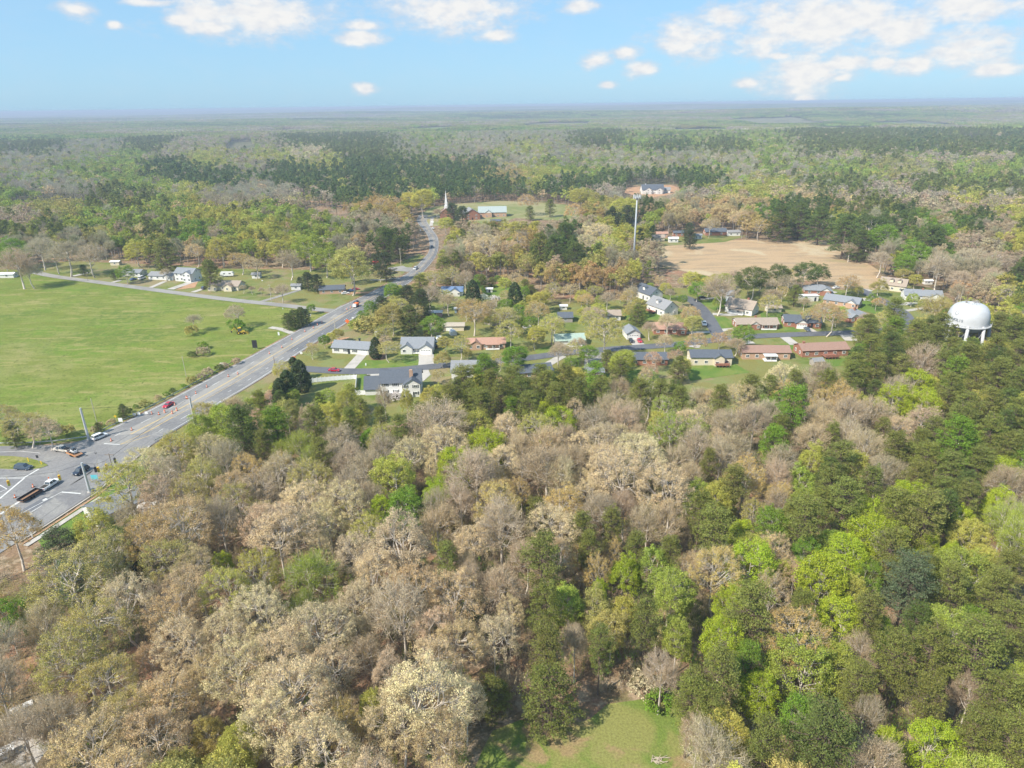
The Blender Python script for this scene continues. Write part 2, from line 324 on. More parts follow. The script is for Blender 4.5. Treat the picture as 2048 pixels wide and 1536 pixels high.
def resample(P, n):
    P = [Vector(p) for p in P]; L = [0]
    for a, b in zip(P, P[1:]): L.append(L[-1] + (b - a).length)
    out = []
    for k in range(n):
        t = L[-1] * k / (n - 1); i = 0
        while i < len(L) - 2 and L[i + 1] < t: i += 1
        s = (t - L[i]) / max(1e-9, L[i + 1] - L[i]); out.append(P[i].lerp(P[i + 1], s))
    return out
def smooth_line(P, it=2):
    for _ in range(it):
        Q = [P[0]]
        for a, b in zip(P, P[1:]): Q += [a.lerp(b, .25), a.lerp(b, .75)]
        P = Q + [P[-1]]
    return P
ROAD_Z = 0.12
def ribbon(name, L, Rr, z, material, t0=0.0, t1=1.0, dash=None, tag_it=True):
    z += ROAD_Z; mb = MB(); n = len(L); a = [l.lerp(r, t0) for l, r in zip(L, Rr)]; b = [l.lerp(r, t1) for l, r in zip(L, Rr)]
    s = 0.0
    for i in range(n - 1):
        s += (a[i + 1] - a[i]).length
        if dash and (s % (dash[0] + dash[1])) > dash[0]: continue
        mb.quad([(a[i].x, a[i].y, z), (b[i].x, b[i].y, z), (b[i + 1].x, b[i + 1].y, z), (a[i + 1].x, a[i + 1].y, z)])
    o = mb.build(name, material)
    if len(o.data.polygons) and o.data.polygons[0].normal.z < 0: o.data.flip_normals()
    return tag(o, kind='structure')
HL = [G(*p) for p in [(176,878),(300,821),(464,733),(593,663),(660,623),(734,589),(798,557),(822,543),(845,520),(858,505),(860,490),(856,472),(846,458),(838,450),(832,440),(838,430)]]
HR = [G(*p) for p in [(353,860),(440,808),(534,752),(608,700),(666,664),(731,623),(783,588),(835,556),(862,528),(874,510),(878,492),(876,474),(866,461),(858,450),(852,440),(856,430)]]
CENT = [l.lerp(r, .5) for l, r in zip(HL, HR)]
HL = resample(smooth_line(HL), 240); HR = resample(smooth_line(HR), 240)
ROAD_PTS = [(p.x, p.y, 14) for p in [l.lerp(r, .5) for l, r in zip(HL, HR)]]
ribbon('highway', HL, HR, 0.040, ASPH)
def part_ribbon(name, mt, t0, t1, a, b, z, dash=None):
    return ribbon(name, HL[a:b], HR[a:b], z, mt, t0, t1, dash)
part_ribbon('worn_lane', ASPHL, .29, .60, 0, 70, .046); part_ribbon('dark_lane', ASPHD, .63, .95, 40, 170, .046); part_ribbon('paved_shoulder', ASPHL, .962, 1.0, 4, 236, .046)
part_ribbon('paved_shoulder', ASPHL, 0, .03, 0, 236, .046)
for t, mtl, dsh in ((.045, WHITE_L, None), (.30, WHITE_L, (3, 9)), (.47, YEL_L, None), (.485, YEL_L, None), (.63, YEL_L, None), (.795, WHITE_L, (3, 9)), (.95, WHITE_L, None)):
    part_ribbon('road_marking', mtl, t - .0045, t + .0045, 0, 236, .052, dsh)
INT = [(-500,893),(0,893),(110,891),(150,886),(176,878),(353,860),(300,893),(235,945),(190,985),(75,1060),(-60,1145),(-500,1300)]
INTo = sheet('junction_asphalt', INT, 0.034, ASPH); INTo.location.z = 0.034 + ROAD_Z; clear(INT)
TRK = ground_mat('tyre_worn_asphalt', [((0.195, 0.19, 0.19),), ((0.225, 0.22, 0.215), 0.2, 0.5, 0.12)], fine=.15)
for t_ in (.075, .12, .185, .24, .70, .76, .84, .90): part_ribbon('tyre_track', TRK, t_, t_ + .022, 0, 200, .049)
def strip(name, pts, width, z, material, n=None, dash=None, smooth=0):
    P = [G(u, v) for u, v in pts]
    if smooth: P = smooth_line(P, smooth)
    if dash: P = resample(P, max(3, int(sum((b - a).length for a, b in zip(P, P[1:])) / 1.0)))
    L = []; Rr = []
    for i, p in enumerate(P):
        d = (P[min(i + 1, len(P) - 1)] - P[max(i - 1, 0)]); d.z = 0; d.normalize(); nrm = Vector((-d.y, d.x, 0)) * width / 2
        L.append(p + nrm); Rr.append(p - nrm)
    return ribbon(name, L, Rr, z, material, dash=dash)
# junction: painted lines, dark turning lane, kerb and new pavement
for p, wd in (([(0,998),(49,957)], .5), ([(0,957),(47,957)], .3), ([(0,971),(14,979),(0,985)], .25), ([(78,939),(47,957)], .45), ([(0,1030),(60,990),(118,960)], .75), ([(123,985),(162,988)], .45),
              ([(20,1040),(125,984)], .18), ([(47,1035),(60,1027),(84,1012)], .18), ([(208,888),(240,890)], .35)):
    strip('road_marking', p, wd, 0.046, WHITE_L)
strip('road_marking', [(240,890),(300,862),(345,835)], .2, 0.057, YEL_L); strip('road_marking', [(240,890),(262,884),(300,872)], .2, 0.057, YEL_L)
strip('dark_lane', [(20,1043),(60,1018),(98,996)], 3.0, 0.040, ASPHD)
for q_ in ([(176,884),(190,900),(196,920),(185,945),(150,965),(90,1000)], [(0,900),(60,900),(120,905),(170,915),(200,905),(260,870)], [(60,1030),(150,965),(230,915),(300,870)], [(80,1040),(170,975),(240,925),(310,875)], [(0,950),(60,948),(120,935),(190,905)]): strip('tyre_track', q_, .55, 0.036, TRK, smooth=2)
strip('road_marking', [(0,905),(40,903),(80,907)], .2, 0.046, WHITE_L)
for (u, v) in ((22,1025),(42,1028),(60,1030),(90,1000)):
    strip('road_marking', [(u - 4, v + 2), (u + 4, v - 2)], .9, 0.046, WHITE_L)
def raised(name, pts, h, top, side=None, z0=0.0):
    P = [G(u, v) for u, v in pts]; mb = MB(); n = len(P)
    mb.poly([(p.x, p.y, z0) for p in P] + [(p.x, p.y, z0 + h) for p in P], [tuple(range(n, 2 * n))]); 
    for i in range(n): j = (i + 1) % n; mb.f.append((i, j, n + j, n + i)); mb.m.append(1)
    o = mb.build(name, [top, side or top]); return tag(o, kind='structure')
ISL = [(-300,908),(0,913),(30,914),(60,918),(85,925),(97,932),(80,938),(50,941),(0,939),(-300,938)]
raised('traffic_island', ISL, 0.30, PASTURE, CONC)
P_ = [(300,893),(240,945),(192,987),(77,1062),(40,1085)]
strip('kerb', P_, .5, 0.16, CONC); strip('soil_strip', [(x + 6, y + 3) for x, y in P_[1:]], .5, 0.06, DIRT)
strip('pavement', [(x + 11, y + 8) for x, y in P_[2:]], 1.6, 0.10, CONC)
JG = [(192,992),(235,955),(262,935),(270,960),(262,990),(240,1010),(200,1040),(150,1075),(90,1100),(70,1075)]
sheet('roadside_lawn', JG, 0.02, GREEN_LAWN); clear([(190,990),(235,955),(255,965),(245,1005),(220,1030),(180,1045),(120,1075),(75,1090),(60,1075)])
def street(name, pts, width, material, z=0.034, sm=2):
    o = strip(name, pts, width, z, material, smooth=sm)
    P = resample(smooth_line([G(u, v) for u, v in pts]), 60); ROAD_PTS.extend([(p.x, p.y, width / 2 + 3) for p in P]); return o
sheet('red_bare_ground', [(-60,1180),(20,1190),(60,1200),(70,1260),(95,1300),(60,1350),(30,1420),(-80,1420)], .02, FOREST_FLOOR if False else ground_mat('rust_floor', [((0.36, 0.20, 0.125),), ((0.27, 0.19, 0.11), 0.12, 0.52, 0.1)], fine=.4)); 
sheet('red_bare_ground', [(245,1300),(300,1285),(355,1310),(350,1350),(300,1370),(250,1345)], .02, bpy.data.materials['rust_floor'])
GT = [(-40,1600),(0,1530),(30,1470),(75,1440),(112,1452),(95,1500),(60,1545),(40,1640)]; sheet('gravel_track', GT, .02, mat('gravel', (0.40, 0.37, 0.34), .95, .15, 1.5)); clear([(-40,1620),(0,1545),(30,1500),(75,1475),(105,1480),(60,1565),(40,1640)])
street('farm_lane', [(60,540),(90,551),(200,565),(330,583),(460,600),(560,610),(640,620),(672,622)], 6.0, ASPHL)
street('street', [(572,735),(620,739),(700,744),(780,742),(860,734),(930,727),(1000,722),(1060,716),(1130,706),(1200,700),(1290,694),(1370,688),(1430,680),(1500,673),(1600,669),(1700,666),(1770,662),(1810,655)], 6.4, ASPH2, 0.036)
street('street', [(1440,676),(1428,655),(1415,632),(1398,612),(1380,598),(1360,592)], 6.4, ASPH2, 0.031)
street('street', [(1800,656),(1816,645),(1812,630),(1785,612),(1750,595),(1722,580),(1700,572)], 6.4, ASPH2, 0.041)
street('street', [(672,623),(690,612)], 5, ASPHL, 0.03); 
street('lane', [(846,440),(870,432),(900,436)], 5, ASPHL, 0.045)
street('far_road', [(1230,452),(1270,449),(1320,444)], 5, CONC, 0.045)
P = [G(505,291), G(512,303), G(540,314)]
street('dirt_road', [(600,402),(640,405),(690,412),(725,420)], 9, DIRT, 0.05); street('dirt_track', [(60,530),(85,520),(120,516)], 5, DIRT, 0.05)
DRIVES = [([(727,706),(713,722),(698,738)], 4.6, CONC), ([(852,708),(853,720),(852,733)], 6.5, CONC), ([(746,745),(748,762),(752,778)], 5.0, CONC), ([(845,738),(850,750),(836,762)], 4.5, CONC),
 ([(1268,679),(1280,693)], 5.6, CONC), ([(962,728),(958,745)], 4, CONC), ([(1125,712),(1085,735)], 4, CONC), ([(1188,705),(1186,740)], 7.5, ASPHL), ([(1425,628),(1455,630),(1490,628)], 4, CONC),
 ([(1430,662),(1475,658),(1500,655)], 4, CONC), ([(1612,656),(1630,667)], 4.4, CONC), ([(1740,600),(1712,598),(1690,601)], 5.5, CONC), ([(1668,583),(1640,590)], 5, CONC), ([(1790,612),(1825,606),(1850,603)], 4, CONC),
 ([(1812,622),(1850,616)], 3, CONC), ([(1566,672),(1590,690)], 4.6, CONC), ([(1690,668),(1704,682)], 6, CONC), ([(1400,598),(1440,596)], 3.6, CONC), ([(1745,582),(1722,578)], 3.6, CONC),
 ([(300,576),(330,563)], 3.2, CONC), ([(340,579),(378,566),(400,560)], 5, CONC), ([(385,585),(412,576)], 3.5, CONC), ([(520,604),(545,597),(600,580)], 3.2, ASPHL), ([(225,565),(240,561)], 3.5, CONC),
 ([(800,556),(770,560),(740,560)], 3, ASPHL), ([(826,540),(800,538),(790,534)], 12, ASPHL), ([(745,585),(715,586),(692,588)], 4, DIRT), ([(585,667),(560,658),(540,655)], 3.2, CONC), ([(145,553),(180,545)],4,CONC),
 ([(1045,655),(1065,653)], 4, CONC), ([(1478,672),(1500,688)], 5, CONC), ([(1370,690),(1400,694)],4,CONC),([(1325,668),(1425,664)],3,CONC),([(865,433),(862,452)],3,CONC)]
for k_, (p, wd, mt) in enumerate(DRIVES): strip('driveway', p, wd, 0.0 + 0.0006 * k_, mt)
DARKM = mat('mulch', (0.20, 0.12, 0.08), 0.95, 0.3, 2)
for p in ([(738,712),(752,705),(775,708),(772,718),(748,724)], [(560,690),(600,690),(600,690)],):
    if len(set(p)) > 3: sheet('mulch_bed', p, 0.02, DARKM)
for p in ([(650,690),(680,676),(700,674),(690,680)], [(520,700),(560,680),(600,664),(590,672),(540,694)], [(398,560),(400,556),(390,575),(350,580)]): sheet('bare_earth', p, 0.02, DIRT)
for p in ([(1245,625),(1262,612),(1320,618),(1330,640),(1250,640)], [(1355,620),(1372,610),(1385,622),(1375,628)], [(1430,660),(1424,632),(1450,634),(1476,652)], [(1530,662),(1600,664),(1560,620),(1620,616),(1520,625)],
          [(1690,612),(1738,600),(1770,622),(1750,628)], [(1400,606),(1440,598),(1460,610),(1430,622)], [(1560,660),(1600,658),(1600,662),(1570,664)], [(700,735),(720,720),(850,722),(848,735),(760,739)],
          [(1370,732),(1470,728),(1500,745),(1380,762)], [(1640,718),(1700,716),(1690,732),(1630,735)], [(1140,712),(1180,709),(1180,718),(1140,720)], [(1068,700),(1110,690),(1120,702),(1075,710)],
          [(1545,690),(1590,684),(1590,700)], [(1250,742),(1310,738),(1320,760),(1260,765)], [(735,750),(720,748),(715,785),(735,785)]): sheet('green_lawn', p, 0.02, GREEN_LAWN)
# ------------------------------------------------------------------ trees: skeleton + leaf faces, built with numpy
def envelope_dirs(rg, n, up=0.15):
    z = rg.uniform(-0.55 + up, 1.0, n); a = rg.uniform(0, 2 * np.pi, n); r = np.sqrt(np.maximum(0, 1 - z * z)); return np.stack([r * np.cos(a), r * np.sin(a), z], 1)
def lump(rg):
    k = rg.normal(0, 1, (5, 3)) * 2.2; p = rg.uniform(0, 6.28, 5)
    return lambda d: 1 + 0.11 * np.sin(d @ k.T + p).sum(1) / 1.3
def tubes(P0, P1, r0, r1, n=3):
    P0 = np.asarray(P0); P1 = np.asarray(P1); d = P1 - P0; L = np.linalg.norm(d, axis=1, keepdims=True) + 1e-9; d = d / L
    ref = np.where(np.abs(d[:, 2:3]) < 0.9, [[0, 0, 1.]], [[1., 0, 0]]); a = np.cross(d, ref); a /= np.linalg.norm(a, axis=1, keepdims=True); b = np.cross(d, a)
    V = []; 
    for P, r in ((P0, r0), (P1, r1)):
        r = np.broadcast_to(np.asarray(r, float).reshape(-1, 1), (len(P0), 1))
        for i in range(n): t = 2 * np.pi * i / n; V.append(P + (a * math.cos(t) + b * math.sin(t)) * r)
    V = np.stack(V, 1); base = (np.arange(len(P0)) * 2 * n)[:, None, None]
    q = np.array([[i, (i + 1) % n, n + (i + 1) % n, n + i] for i in range(n)])[None]
    return V.reshape(-1, 3), (base + q).reshape(-1, 4)
def leaves(rg, C, rad, nper, size, squash=0.75, out=0.7, asp=1.0):
    """leaf faces in clumps round the points C"""
    n = len(C); rad = np.broadcast_to(np.asarray(rad, float), (n,)); idx = np.repeat(np.arange(n), nper)
    d = rg.normal(0, 1, (len(idx), 3)); d /= np.linalg.norm(d, axis=1, keepdims=True)
    rr = rg.uniform(0.35, 1.0, len(idx)) ** 0.6
    P = C[idx] + d * (rad[idx] * rr)[:, None] * [1, 1, squash]
    nn = d * out + rg.normal(0, .5, (len(idx), 3)) + [0, 0, .15]; nn /= np.linalg.norm(nn, axis=1, keepdims=True)
    ref = rg.normal(0, 1, (len(idx), 3)); a = np.cross(nn, ref); a /= np.linalg.norm(a, axis=1, keepdims=True); b = np.cross(nn, a)
    s = size * rg.uniform(0.6, 1.3, len(idx))[:, None]; k = rg.uniform(.7, 1.2, (4, len(idx), 1))
    V = np.stack([P + a * s * k[0] * .5, P + b * s * asp * k[1] * .5, P - a * s * k[2] * .5, P - b * s * asp * k[3] * .5], 1)
    vv = np.clip(0.5 + rg.normal(0, .16, n)[idx] + rg.normal(0, .2, len(idx)), 0, 1)
    return V.reshape(-1, 3), np.arange(len(idx) * 4).reshape(-1, 4), vv
def spread(rg, H, R, zc, hz, n1, n2, n3, trunk_h, lean=0.03, up=0.2, r0=0.26):
    """limbs that fill an egg-shaped crown: returns limb segments and tip points"""
    lp = lump(rg); c = np.array([0, 0, zc]); rad = np.array([R, R, hz])
    T = np.array([rg.normal(0, lean) * H, rg.normal(0, lean) * H, trunk_h])
    def shell(n, a, b):
        d = envelope_dirs(rg, n, up); return c + d * rad * (rg.uniform(a, b, n) * lp(d))[:, None]
    A = shell(n1, .40, .55); B = shell(n2, .66, .82); Cc = shell(n3, .88, 1.04)
    segs = [(np.array([[0, 0, -.3]]), T[None] * [1, 1, .5], r0, r0 * .85), (T[None] * [1, 1, .5], T[None], r0 * .85, r0 * .7)]
    lead = np.array([T[0] * 1.3, T[1] * 1.3, zc + hz * .45]); segs.append((T[None], lead[None], r0 * .65, r0 * .25))
    f = rg.uniform(0, .75, n1)[:, None]; S1 = T[None] * (1 - f) + lead[None] * f; S1[:, 2] = np.minimum(S1[:, 2], A[:, 2] - .4)
    Mid = (S1 + A) / 2 + [0, 0, -.06 * H] * rg.uniform(0.2, 1, (n1, 1)) * (A[:, 2:3] > T[2])
    segs += [(S1, Mid, r0 * .42, r0 * .33), (Mid, A, r0 * .33, r0 * .22)]
    def attach(ch, par0, par1, ra, rb, lo=.45):
        t = rg.uniform(lo, 1, (1, len(par0), 1)); X = (par0 * (1 - t[0]) + par1 * t[0]); D = np.linalg.norm(ch[:, None] - X[None], axis=2) + 1.2 * np.maximum(0, X[None, :, 2] - ch[:, None, 2]); j = D.argmin(1)
        t = rg.uniform(lo, 1, (len(ch), 1)); S = par0[j] * (1 - t) + par1[j] * t; segs.append((S, ch, ra, rb)); return S, ch
    s2, e2 = attach(B, np.vstack([Mid, T[None] * 1.0]), np.vstack([A, lead[None]]), r0 * .2, r0 * .1)
    s3, e3 = attach(Cc, np.vstack([s2, Mid]), np.vstack([e2, A]), r0 * .1, r0 * .045)
    return segs, (s3, e3), B
def assemble_wood(segs, nmain=6, nthin=3):
    V = []; F = []; o = 0
    for k, (a, b, r0, r1) in enumerate(segs):
        v, f = tubes(a, b, r0, r1, nmain if k < 3 else (4 if k < 5 else nthin)); V.append(v); F.append(f + o); o += len(v)
    return np.vstack(V), np.vstack(F)
def stack(parts):
    V = []; F = []; v = []; m = []; o = 0
    for (a, f, vv, mi) in parts:
        V.append(a); F.append(f + o); o += len(a); v.append(vv); m.append(np.full(len(f), mi))
    return np.vstack(V), np.vstack(F), np.concatenate(v), np.concatenate(m)
def twigs(rg, base, n, length, wd, bend=.5, out_c=None):
    """fine bare twigs as very thin blades growing from the branch ends"""
    idx = np.repeat(np.arange(len(base)), n); d = rg.normal(0, .55, (len(idx), 3)); o = base[idx] - out_c; o /= np.linalg.norm(o, axis=1, keepdims=True) + 1e-9
    d = d + o * 1.0 + [0, 0, .35]; d /= np.linalg.norm(d, axis=1, keepdims=True); L = length * rg.uniform(.4, 1.2, (len(idx), 1))
    S = base[idx] + rg.normal(0, .25, (len(idx), 3)) - o * rg.uniform(0, 1.0, (len(idx), 1)); E = S + d * L
    ref = rg.normal(0, 1, (len(idx), 3)); a = np.cross(d, ref); a /= np.linalg.norm(a, axis=1, keepdims=True)
    V = np.stack([S - a * wd, S + a * wd, E + a * wd * .3, E - a * wd * .3], 1)
    return V.reshape(-1, 3), np.arange(len(idx) * 4).reshape(-1, 4), np.clip(rg.normal(.5, .2, len(idx)), 0, 1)
PROTO = {}   # code -> list of (wood mesh, crown mesh, R0, H0, crown centre height)
def add_proto(code, wood, crown, R0, H0, zc, bark):
    wv, wf = wood; wm = np_mesh('trunk', wv, wf, bark, link=False)
    cv, cf, vv, mi = crown; cm = np_mesh('crown', cv, cf, [LEAF, TWIG], mi, {'v': vv, 'h': np.clip(vv * .3 + .5 * np.random.RandomState(1).rand(len(vv)), 0, 1)}, link=False)
    PROTO.setdefault(code, []).append((wm, cm, R0, H0, zc))
def hue(n): return np.random.RandomState(3).rand(n)
for s in range(5):       # budding oak: pale catkin clumps on a visible branch frame
    rg = np.random.RandomState(100 + s); H, R = 18.0, 5.6; zc, hz = 11.6, 6.2
    segs, (s3, e3), B = spread(rg, H, R, zc, hz, 10, 42, 190, rg.uniform(4.5, 6.5), r0=.3)
    C = np.vstack([e3, e3[::2] * .75 + s3[::2] * .25, B]); C = C + rg.normal(0, .25, C.shape)
    lv = leaves(rg, C, rg.uniform(.3, .95, len(C)), 50, .165, .8, .8)
    tw = twigs(rg, np.vstack([e3, B]), 6, 1.3, .018, out_c=np.array([0, 0, zc - 3]))
    add_proto('O', assemble_wood(segs), stack([(lv[0], lv[1], lv[2], 0), (tw[0], tw[1], tw[2], 1)]), R, H, zc, BARK)
for s in range(5):       # nearly bare tree: fans of fine grey-tan twigs with a dusting of buds
    rg = np.random.RandomState(200 + s); H, R = 19.0, 5.2; zc, hz = 12.0, 6.9
    segs, (s3, e3), B = spread(rg, H, R, zc, hz, 9, 46, 210, rg.uniform(4.5, 7.5), up=.3, r0=.34)
    tw = twigs(rg, np.vstack([e3, B, s3]), 10, 1.5, .024, out_c=np.array([0, 0, zc - 5]))
    C = e3 + rg.normal(0, .4, e3.shape); lv = leaves(rg, np.vstack([C, B]), .65, 10, .18, .85, .6)
    add_proto('B', assemble_wood(segs), stack([(lv[0], lv[1], lv[2], 0), (tw[0], tw[1], tw[2], 0)]), R, H, zc, BARK)
for s in range(5):       # pine: straight trunk, layered dark tufts, ragged rounded top
    rg = np.random.RandomState(300 + s); H, R = 20.0, 4.3; n = 190; t = rg.uniform(0, 1, n) ** .75
    z = 8.0 + t * 12.0; z = np.round(z / 1.6 + .25 * np.sin(2 * t * 9)) * 1.6 + rg.normal(0, .55, n); prof = np.sin(np.clip((1 - t) * 1.05 + .12, 0, 1) * np.pi * .62) ** .8 * (1 - .25 * (1 - t)); a = rg.uniform(0, 6.28, n)
    rr = R * prof * rg.uniform(.35, 1.05, n) * (1 + .16 * np.sin(3 * a + s)); C = np.stack([rr * np.cos(a), rr * np.sin(a), z + rr * .06], 1); C = np.vstack([C, [[0, 0, 19.7], [0.4, .2, 19.2]]])
    lv = leaves(rg, C, rg.uniform(.6, 1.3, len(C)), 58, .33, .40, .6, .42)
    S = np.stack([C[:, 0] * .05, C[:, 1] * .05, C[:, 2] - rr.mean() * .25], 1)
    segs = [(np.array([[0, 0, -.3]]), np.array([[0, 0, 10.]]), .25, .19), (np.array([[0, 0, 10.]]), np.array([[0, 0, 19.5]]), .19, .05), (S, C, .055, .02)]
    wood = assemble_wood(segs[:2] + [segs[2]], 6, 3); add_proto('P', wood, stack([(lv[0], lv[1], lv[2], 0)]), R, H, 14.5, BARKD)
for s in range(5):       # leafy spring broadleaf: dense fresh leaves in rounded masses
    rg = np.random.RandomState(400 + s); H, R = 16.0, 4.6; zc, hz = 9.8, 6.2
    segs, (s3, e3), B = spread(rg, H, R, zc, hz, 9, 40, 170, rg.uniform(3.0, 4.5), up=.0)
    C = np.vstack([e3, B, (e3 * .8 + s3 * .2)]) + rg.normal(0, .2, (len(e3) * 2 + len(B), 3))
    lv = leaves(rg, C, rg.uniform(.5, 1.15, len(C)), 56, .20, .7, .8)
    add_proto('L', assemble_wood(segs), stack([(lv[0], lv[1], lv[2], 0)]), R, H, zc, BARK)
for s in range(4):       # full-crowned pine standing free, green almost to the ground
    rg = np.random.RandomState(350 + s); H, R = 13.0, 4.3; n = 260; t = rg.uniform(0, 1, n) ** .9; z = 1.2 + t * 11.4; a = rg.uniform(0, 6.28, n)
    rr = R * np.sin(np.clip((1 - t) * 1.1 + .10, 0, 1) * np.pi * .62) ** .75 * rg.uniform(.45, 1.05, n) * (1 + .14 * np.sin(3 * a + s) + .10 * np.sin(7 * z + 2 * a)); C = np.stack([rr * np.cos(a), rr * np.sin(a), z], 1)
    lv = leaves(rg, C, rg.uniform(.5, 1.05, len(C)), 48, .33, .45, .6, .42); S = np.stack([C[:, 0] * .05, C[:, 1] * .05, C[:, 2] - .4], 1)
    wood = assemble_wood([(np.array([[0, 0, -.3]]), np.array([[0, 0, 6.]]), .24, .17), (np.array([[0, 0, 6.]]), np.array([[0, 0, 12.5]]), .17, .04), (S, C, .05, .02)]); add_proto('Q', wood, stack([(lv[0], lv[1], lv[2], 0)]), R, H, 6.8, BARKD)
for s in range(2):       # dense cone-shaped evergreen down to the ground
    rg = np.random.RandomState(500 + s); H, R = 11.0, 3.3; n = 420; t = rg.uniform(0, 1, n) ** 1.2; z = .5 + t * 10.3
    a = rg.uniform(0, 6.28, n); rr = R * np.sqrt(np.clip(1 - t ** 1.7, 0, 1)) * np.clip(.62 + t * 2.2, 0, 1) * rg.uniform(.75, 1.0, n); C = np.stack([rr * np.cos(a), rr * np.sin(a), z], 1)
    lv = leaves(rg, C, .55, 20, .34, .9, .9); segs = [(np.array([[0, 0, -.3]]), np.array([[0, 0, 10.2]]), .2, .04)]
    add_proto('C', assemble_wood(segs), stack([(lv[0], lv[1], lv[2], 0)]), R, H, 5.5, BARKD)
for s in range(3):       # shrub
    rg = np.random.RandomState(600 + s); H, R = 3.2, 2.2; segs, (s3, e3), B = spread(rg, H, R, 1.7, 1.5, 8, 20, 60, .3, up=.1, r0=.07)
    C = np.vstack([e3, B]); lv = leaves(rg, C, .45, 22, .26, .8, .7)
    add_proto('S', assemble_wood(segs, 5, 3), stack([(lv[0], lv[1], lv[2], 0)]), R, H, 1.8, BARKD)
# foliage tints (linear base colours)
TINT = {'t': (.60, .465, .24), 'p': (.60, .485, .30), 'c': (.70, .585, .33), 'o': (.45, .41, .13), 'g': (.56, .425, .155), 'y': (.50, .485, .11), 'l': (.37, .46, .045), 'G': (.20, .32, .045),
        'd': (.13, .175, .05), 'k': (.085, .12, .052), 'n': (.225, .25, .066), 'b': (.165, .21, .10), 'a': (.35, .42, .08), 'r': (.54, .375, .17), 'x': (.56, .37, .23), 'e': (.51, .42, .27), 'w': (.70, .66, .58), 'v': (.50, .36, .54)}
TWORD = {'t': 'tan', 'p': 'pinkish', 'c': 'cream', 'o': 'olive brown', 'g': 'golden', 'y': 'yellow green', 'l': 'lime green', 'G': 'mid green', 'd': 'dark green', 'k': 'blackish green', 'n': 'olive green',
         'b': 'blue green', 'a': 'pale green', 'r': 'orange gold', 'x': 'salmon', 'e': 'grey brown', 'w': 'white blossoming', 'v': 'violet blossoming'}
SPN = {'O': ('oak_tree', 'budding oak', 'oak tree'), 'B': ('bare_tree', 'twiggy nearly bare tree', 'bare tree'), 'P': ('pine_tree', 'pine', 'pine tree'), 'Q': ('pine_tree', 'low branched pine', 'pine tree'), 'L': ('leafy_tree', 'leafy tree', 'leafy tree'),
       'C': ('cedar_tree', 'dense cone shaped evergreen', 'evergreen tree'), 'S': ('shrub', 'low shrub', 'shrub')}
TREES = []   # (object, code, tint, position, R, label or None)
rt = random.Random(11)
def tree_at(x, y, R, code, tint, H=None, label=None):
    lst = PROTO[code]; wm, cm, R0, H0, zc = lst[rt.randrange(len(lst))]
    if H is None: H = H0 * min(1.12, max(.5, .45 + .55 * R / R0)) * (rt.uniform(.80, 1.12) if code == 'P' else rt.uniform(.92, 1.08))
    o = empty(SPN[code][0], (x, y, float(hill(x, y))), rt.uniform(0, 6.28))
    o.scale = (R / R0, R / R0 * rt.uniform(.92, 1.08), H / H0)
    t = TINT[tint]; k = rt.uniform(.88, 1.12)
    for nm, me in (('trunk', wm), ('crown', cm)):
        c = bpy.data.objects.new(nm, me); COL.objects.link(c); c.parent = o
        c.color = tuple(min(1, a * k * rt.uniform(.95, 1.05)) for a in t) + (1,)
    TREES.append([o, code, tint, (x, y, H * zc / H0), R, label]); return o
def tree_px(u, v, wpx, code, tint, label=None, hf=None, hr=None):
    """crown centre at photo pixel u, v and crown width in pixels"""
    lst = PROTO[code][0]; R0, H0, zc0 = lst[2:5]; z = zc0
    for _ in range(4):
        p = G(u, v, z); R = wpx / 2 / pxm(p); H = H0 * min(1.12, max(.5, .45 + .55 * R / R0))
        if hf: H = H0 * hf * (1 if code not in 'S' else 1)
        if code in 'SCQ': H = H0 * R / R0 * (hf or 1)
        elif hr: H = max(hr * R, 4.5)
        z = zc0 * H / H0
    return tree_at(p.x, p.y, R, code, tint, H, label)
# ------------------------------------------------------------------ buildings
WHITE = mat('white_siding', (0.66, 0.65, 0.63), 0.7, 0.05, 1.2); CREAM = mat('cream_siding', (0.62, 0.55, 0.42), 0.8, 0.06, 1.2)
BRICK = mat('brick_red', (0.33, 0.155, 0.105), 0.9, 0.25, 3.0); BRICKT = mat('brick_tan', (0.46, 0.30, 0.21), 0.9, 0.22, 3.0)
GLASS = mat('window_glass', (0.06, 0.075, 0.09), 0.15, spec=0.8); TRIM = mat('white_trim', (0.80, 0.80, 0.78), 0.6); DARKT = mat('dark_shutter', (0.03, 0.035, 0.04), 0.6)
def roofm(n, c): return mat('shingle_' + n, c, 0.92, 0.16, 1.6)
RF = {'bluegrey': roofm('bluegrey', (0.225, 0.24, 0.262)), 'grey': roofm('grey', (0.24, 0.245, 0.255)), 'dark': roofm('dark', (0.10, 0.115, 0.14)), 'brown': roofm('brown', (0.30, 0.19, 0.15)),
      'tan': roofm('tan', (0.33, 0.27, 0.22)), 'rust': roofm('rust', (0.40, 0.24, 0.18)), 'green': roofm('green', (0.33, 0.42, 0.36)), 'beige': roofm('beige', (0.42, 0.37, 0.30)), 'pale': roofm('pale', (0.33, 0.38, 0.37)), 'white': roofm('white', (0.68, 0.68, 0.68)), 'blue': roofm('blue', (0.13, 0.2, 0.34)), 'red': roofm('red', (0.5, 0.13, 0.09))}
def gable_solid(mb, x0, x1, y0, y1, z0, zr, mi, along='x'):
    """triangular attic block"""
    if along == 'x': ym = (y0 + y1) / 2; mb.poly([(x0, y0, z0), (x0, y1, z0), (x0, ym, zr), (x1, y0, z0), (x1, y1, z0), (x1, ym, zr)], [(0, 2, 1), (3, 4, 5)], mi)
    else: xm = (x0 + x1) / 2; mb.poly([(x0, y0, z0), (x1, y0, z0), (xm, y0, zr), (x0, y1, z0), (x1, y1, z0), (xm, y1, zr)], [(0, 1, 2), (3, 5, 4)], mi)
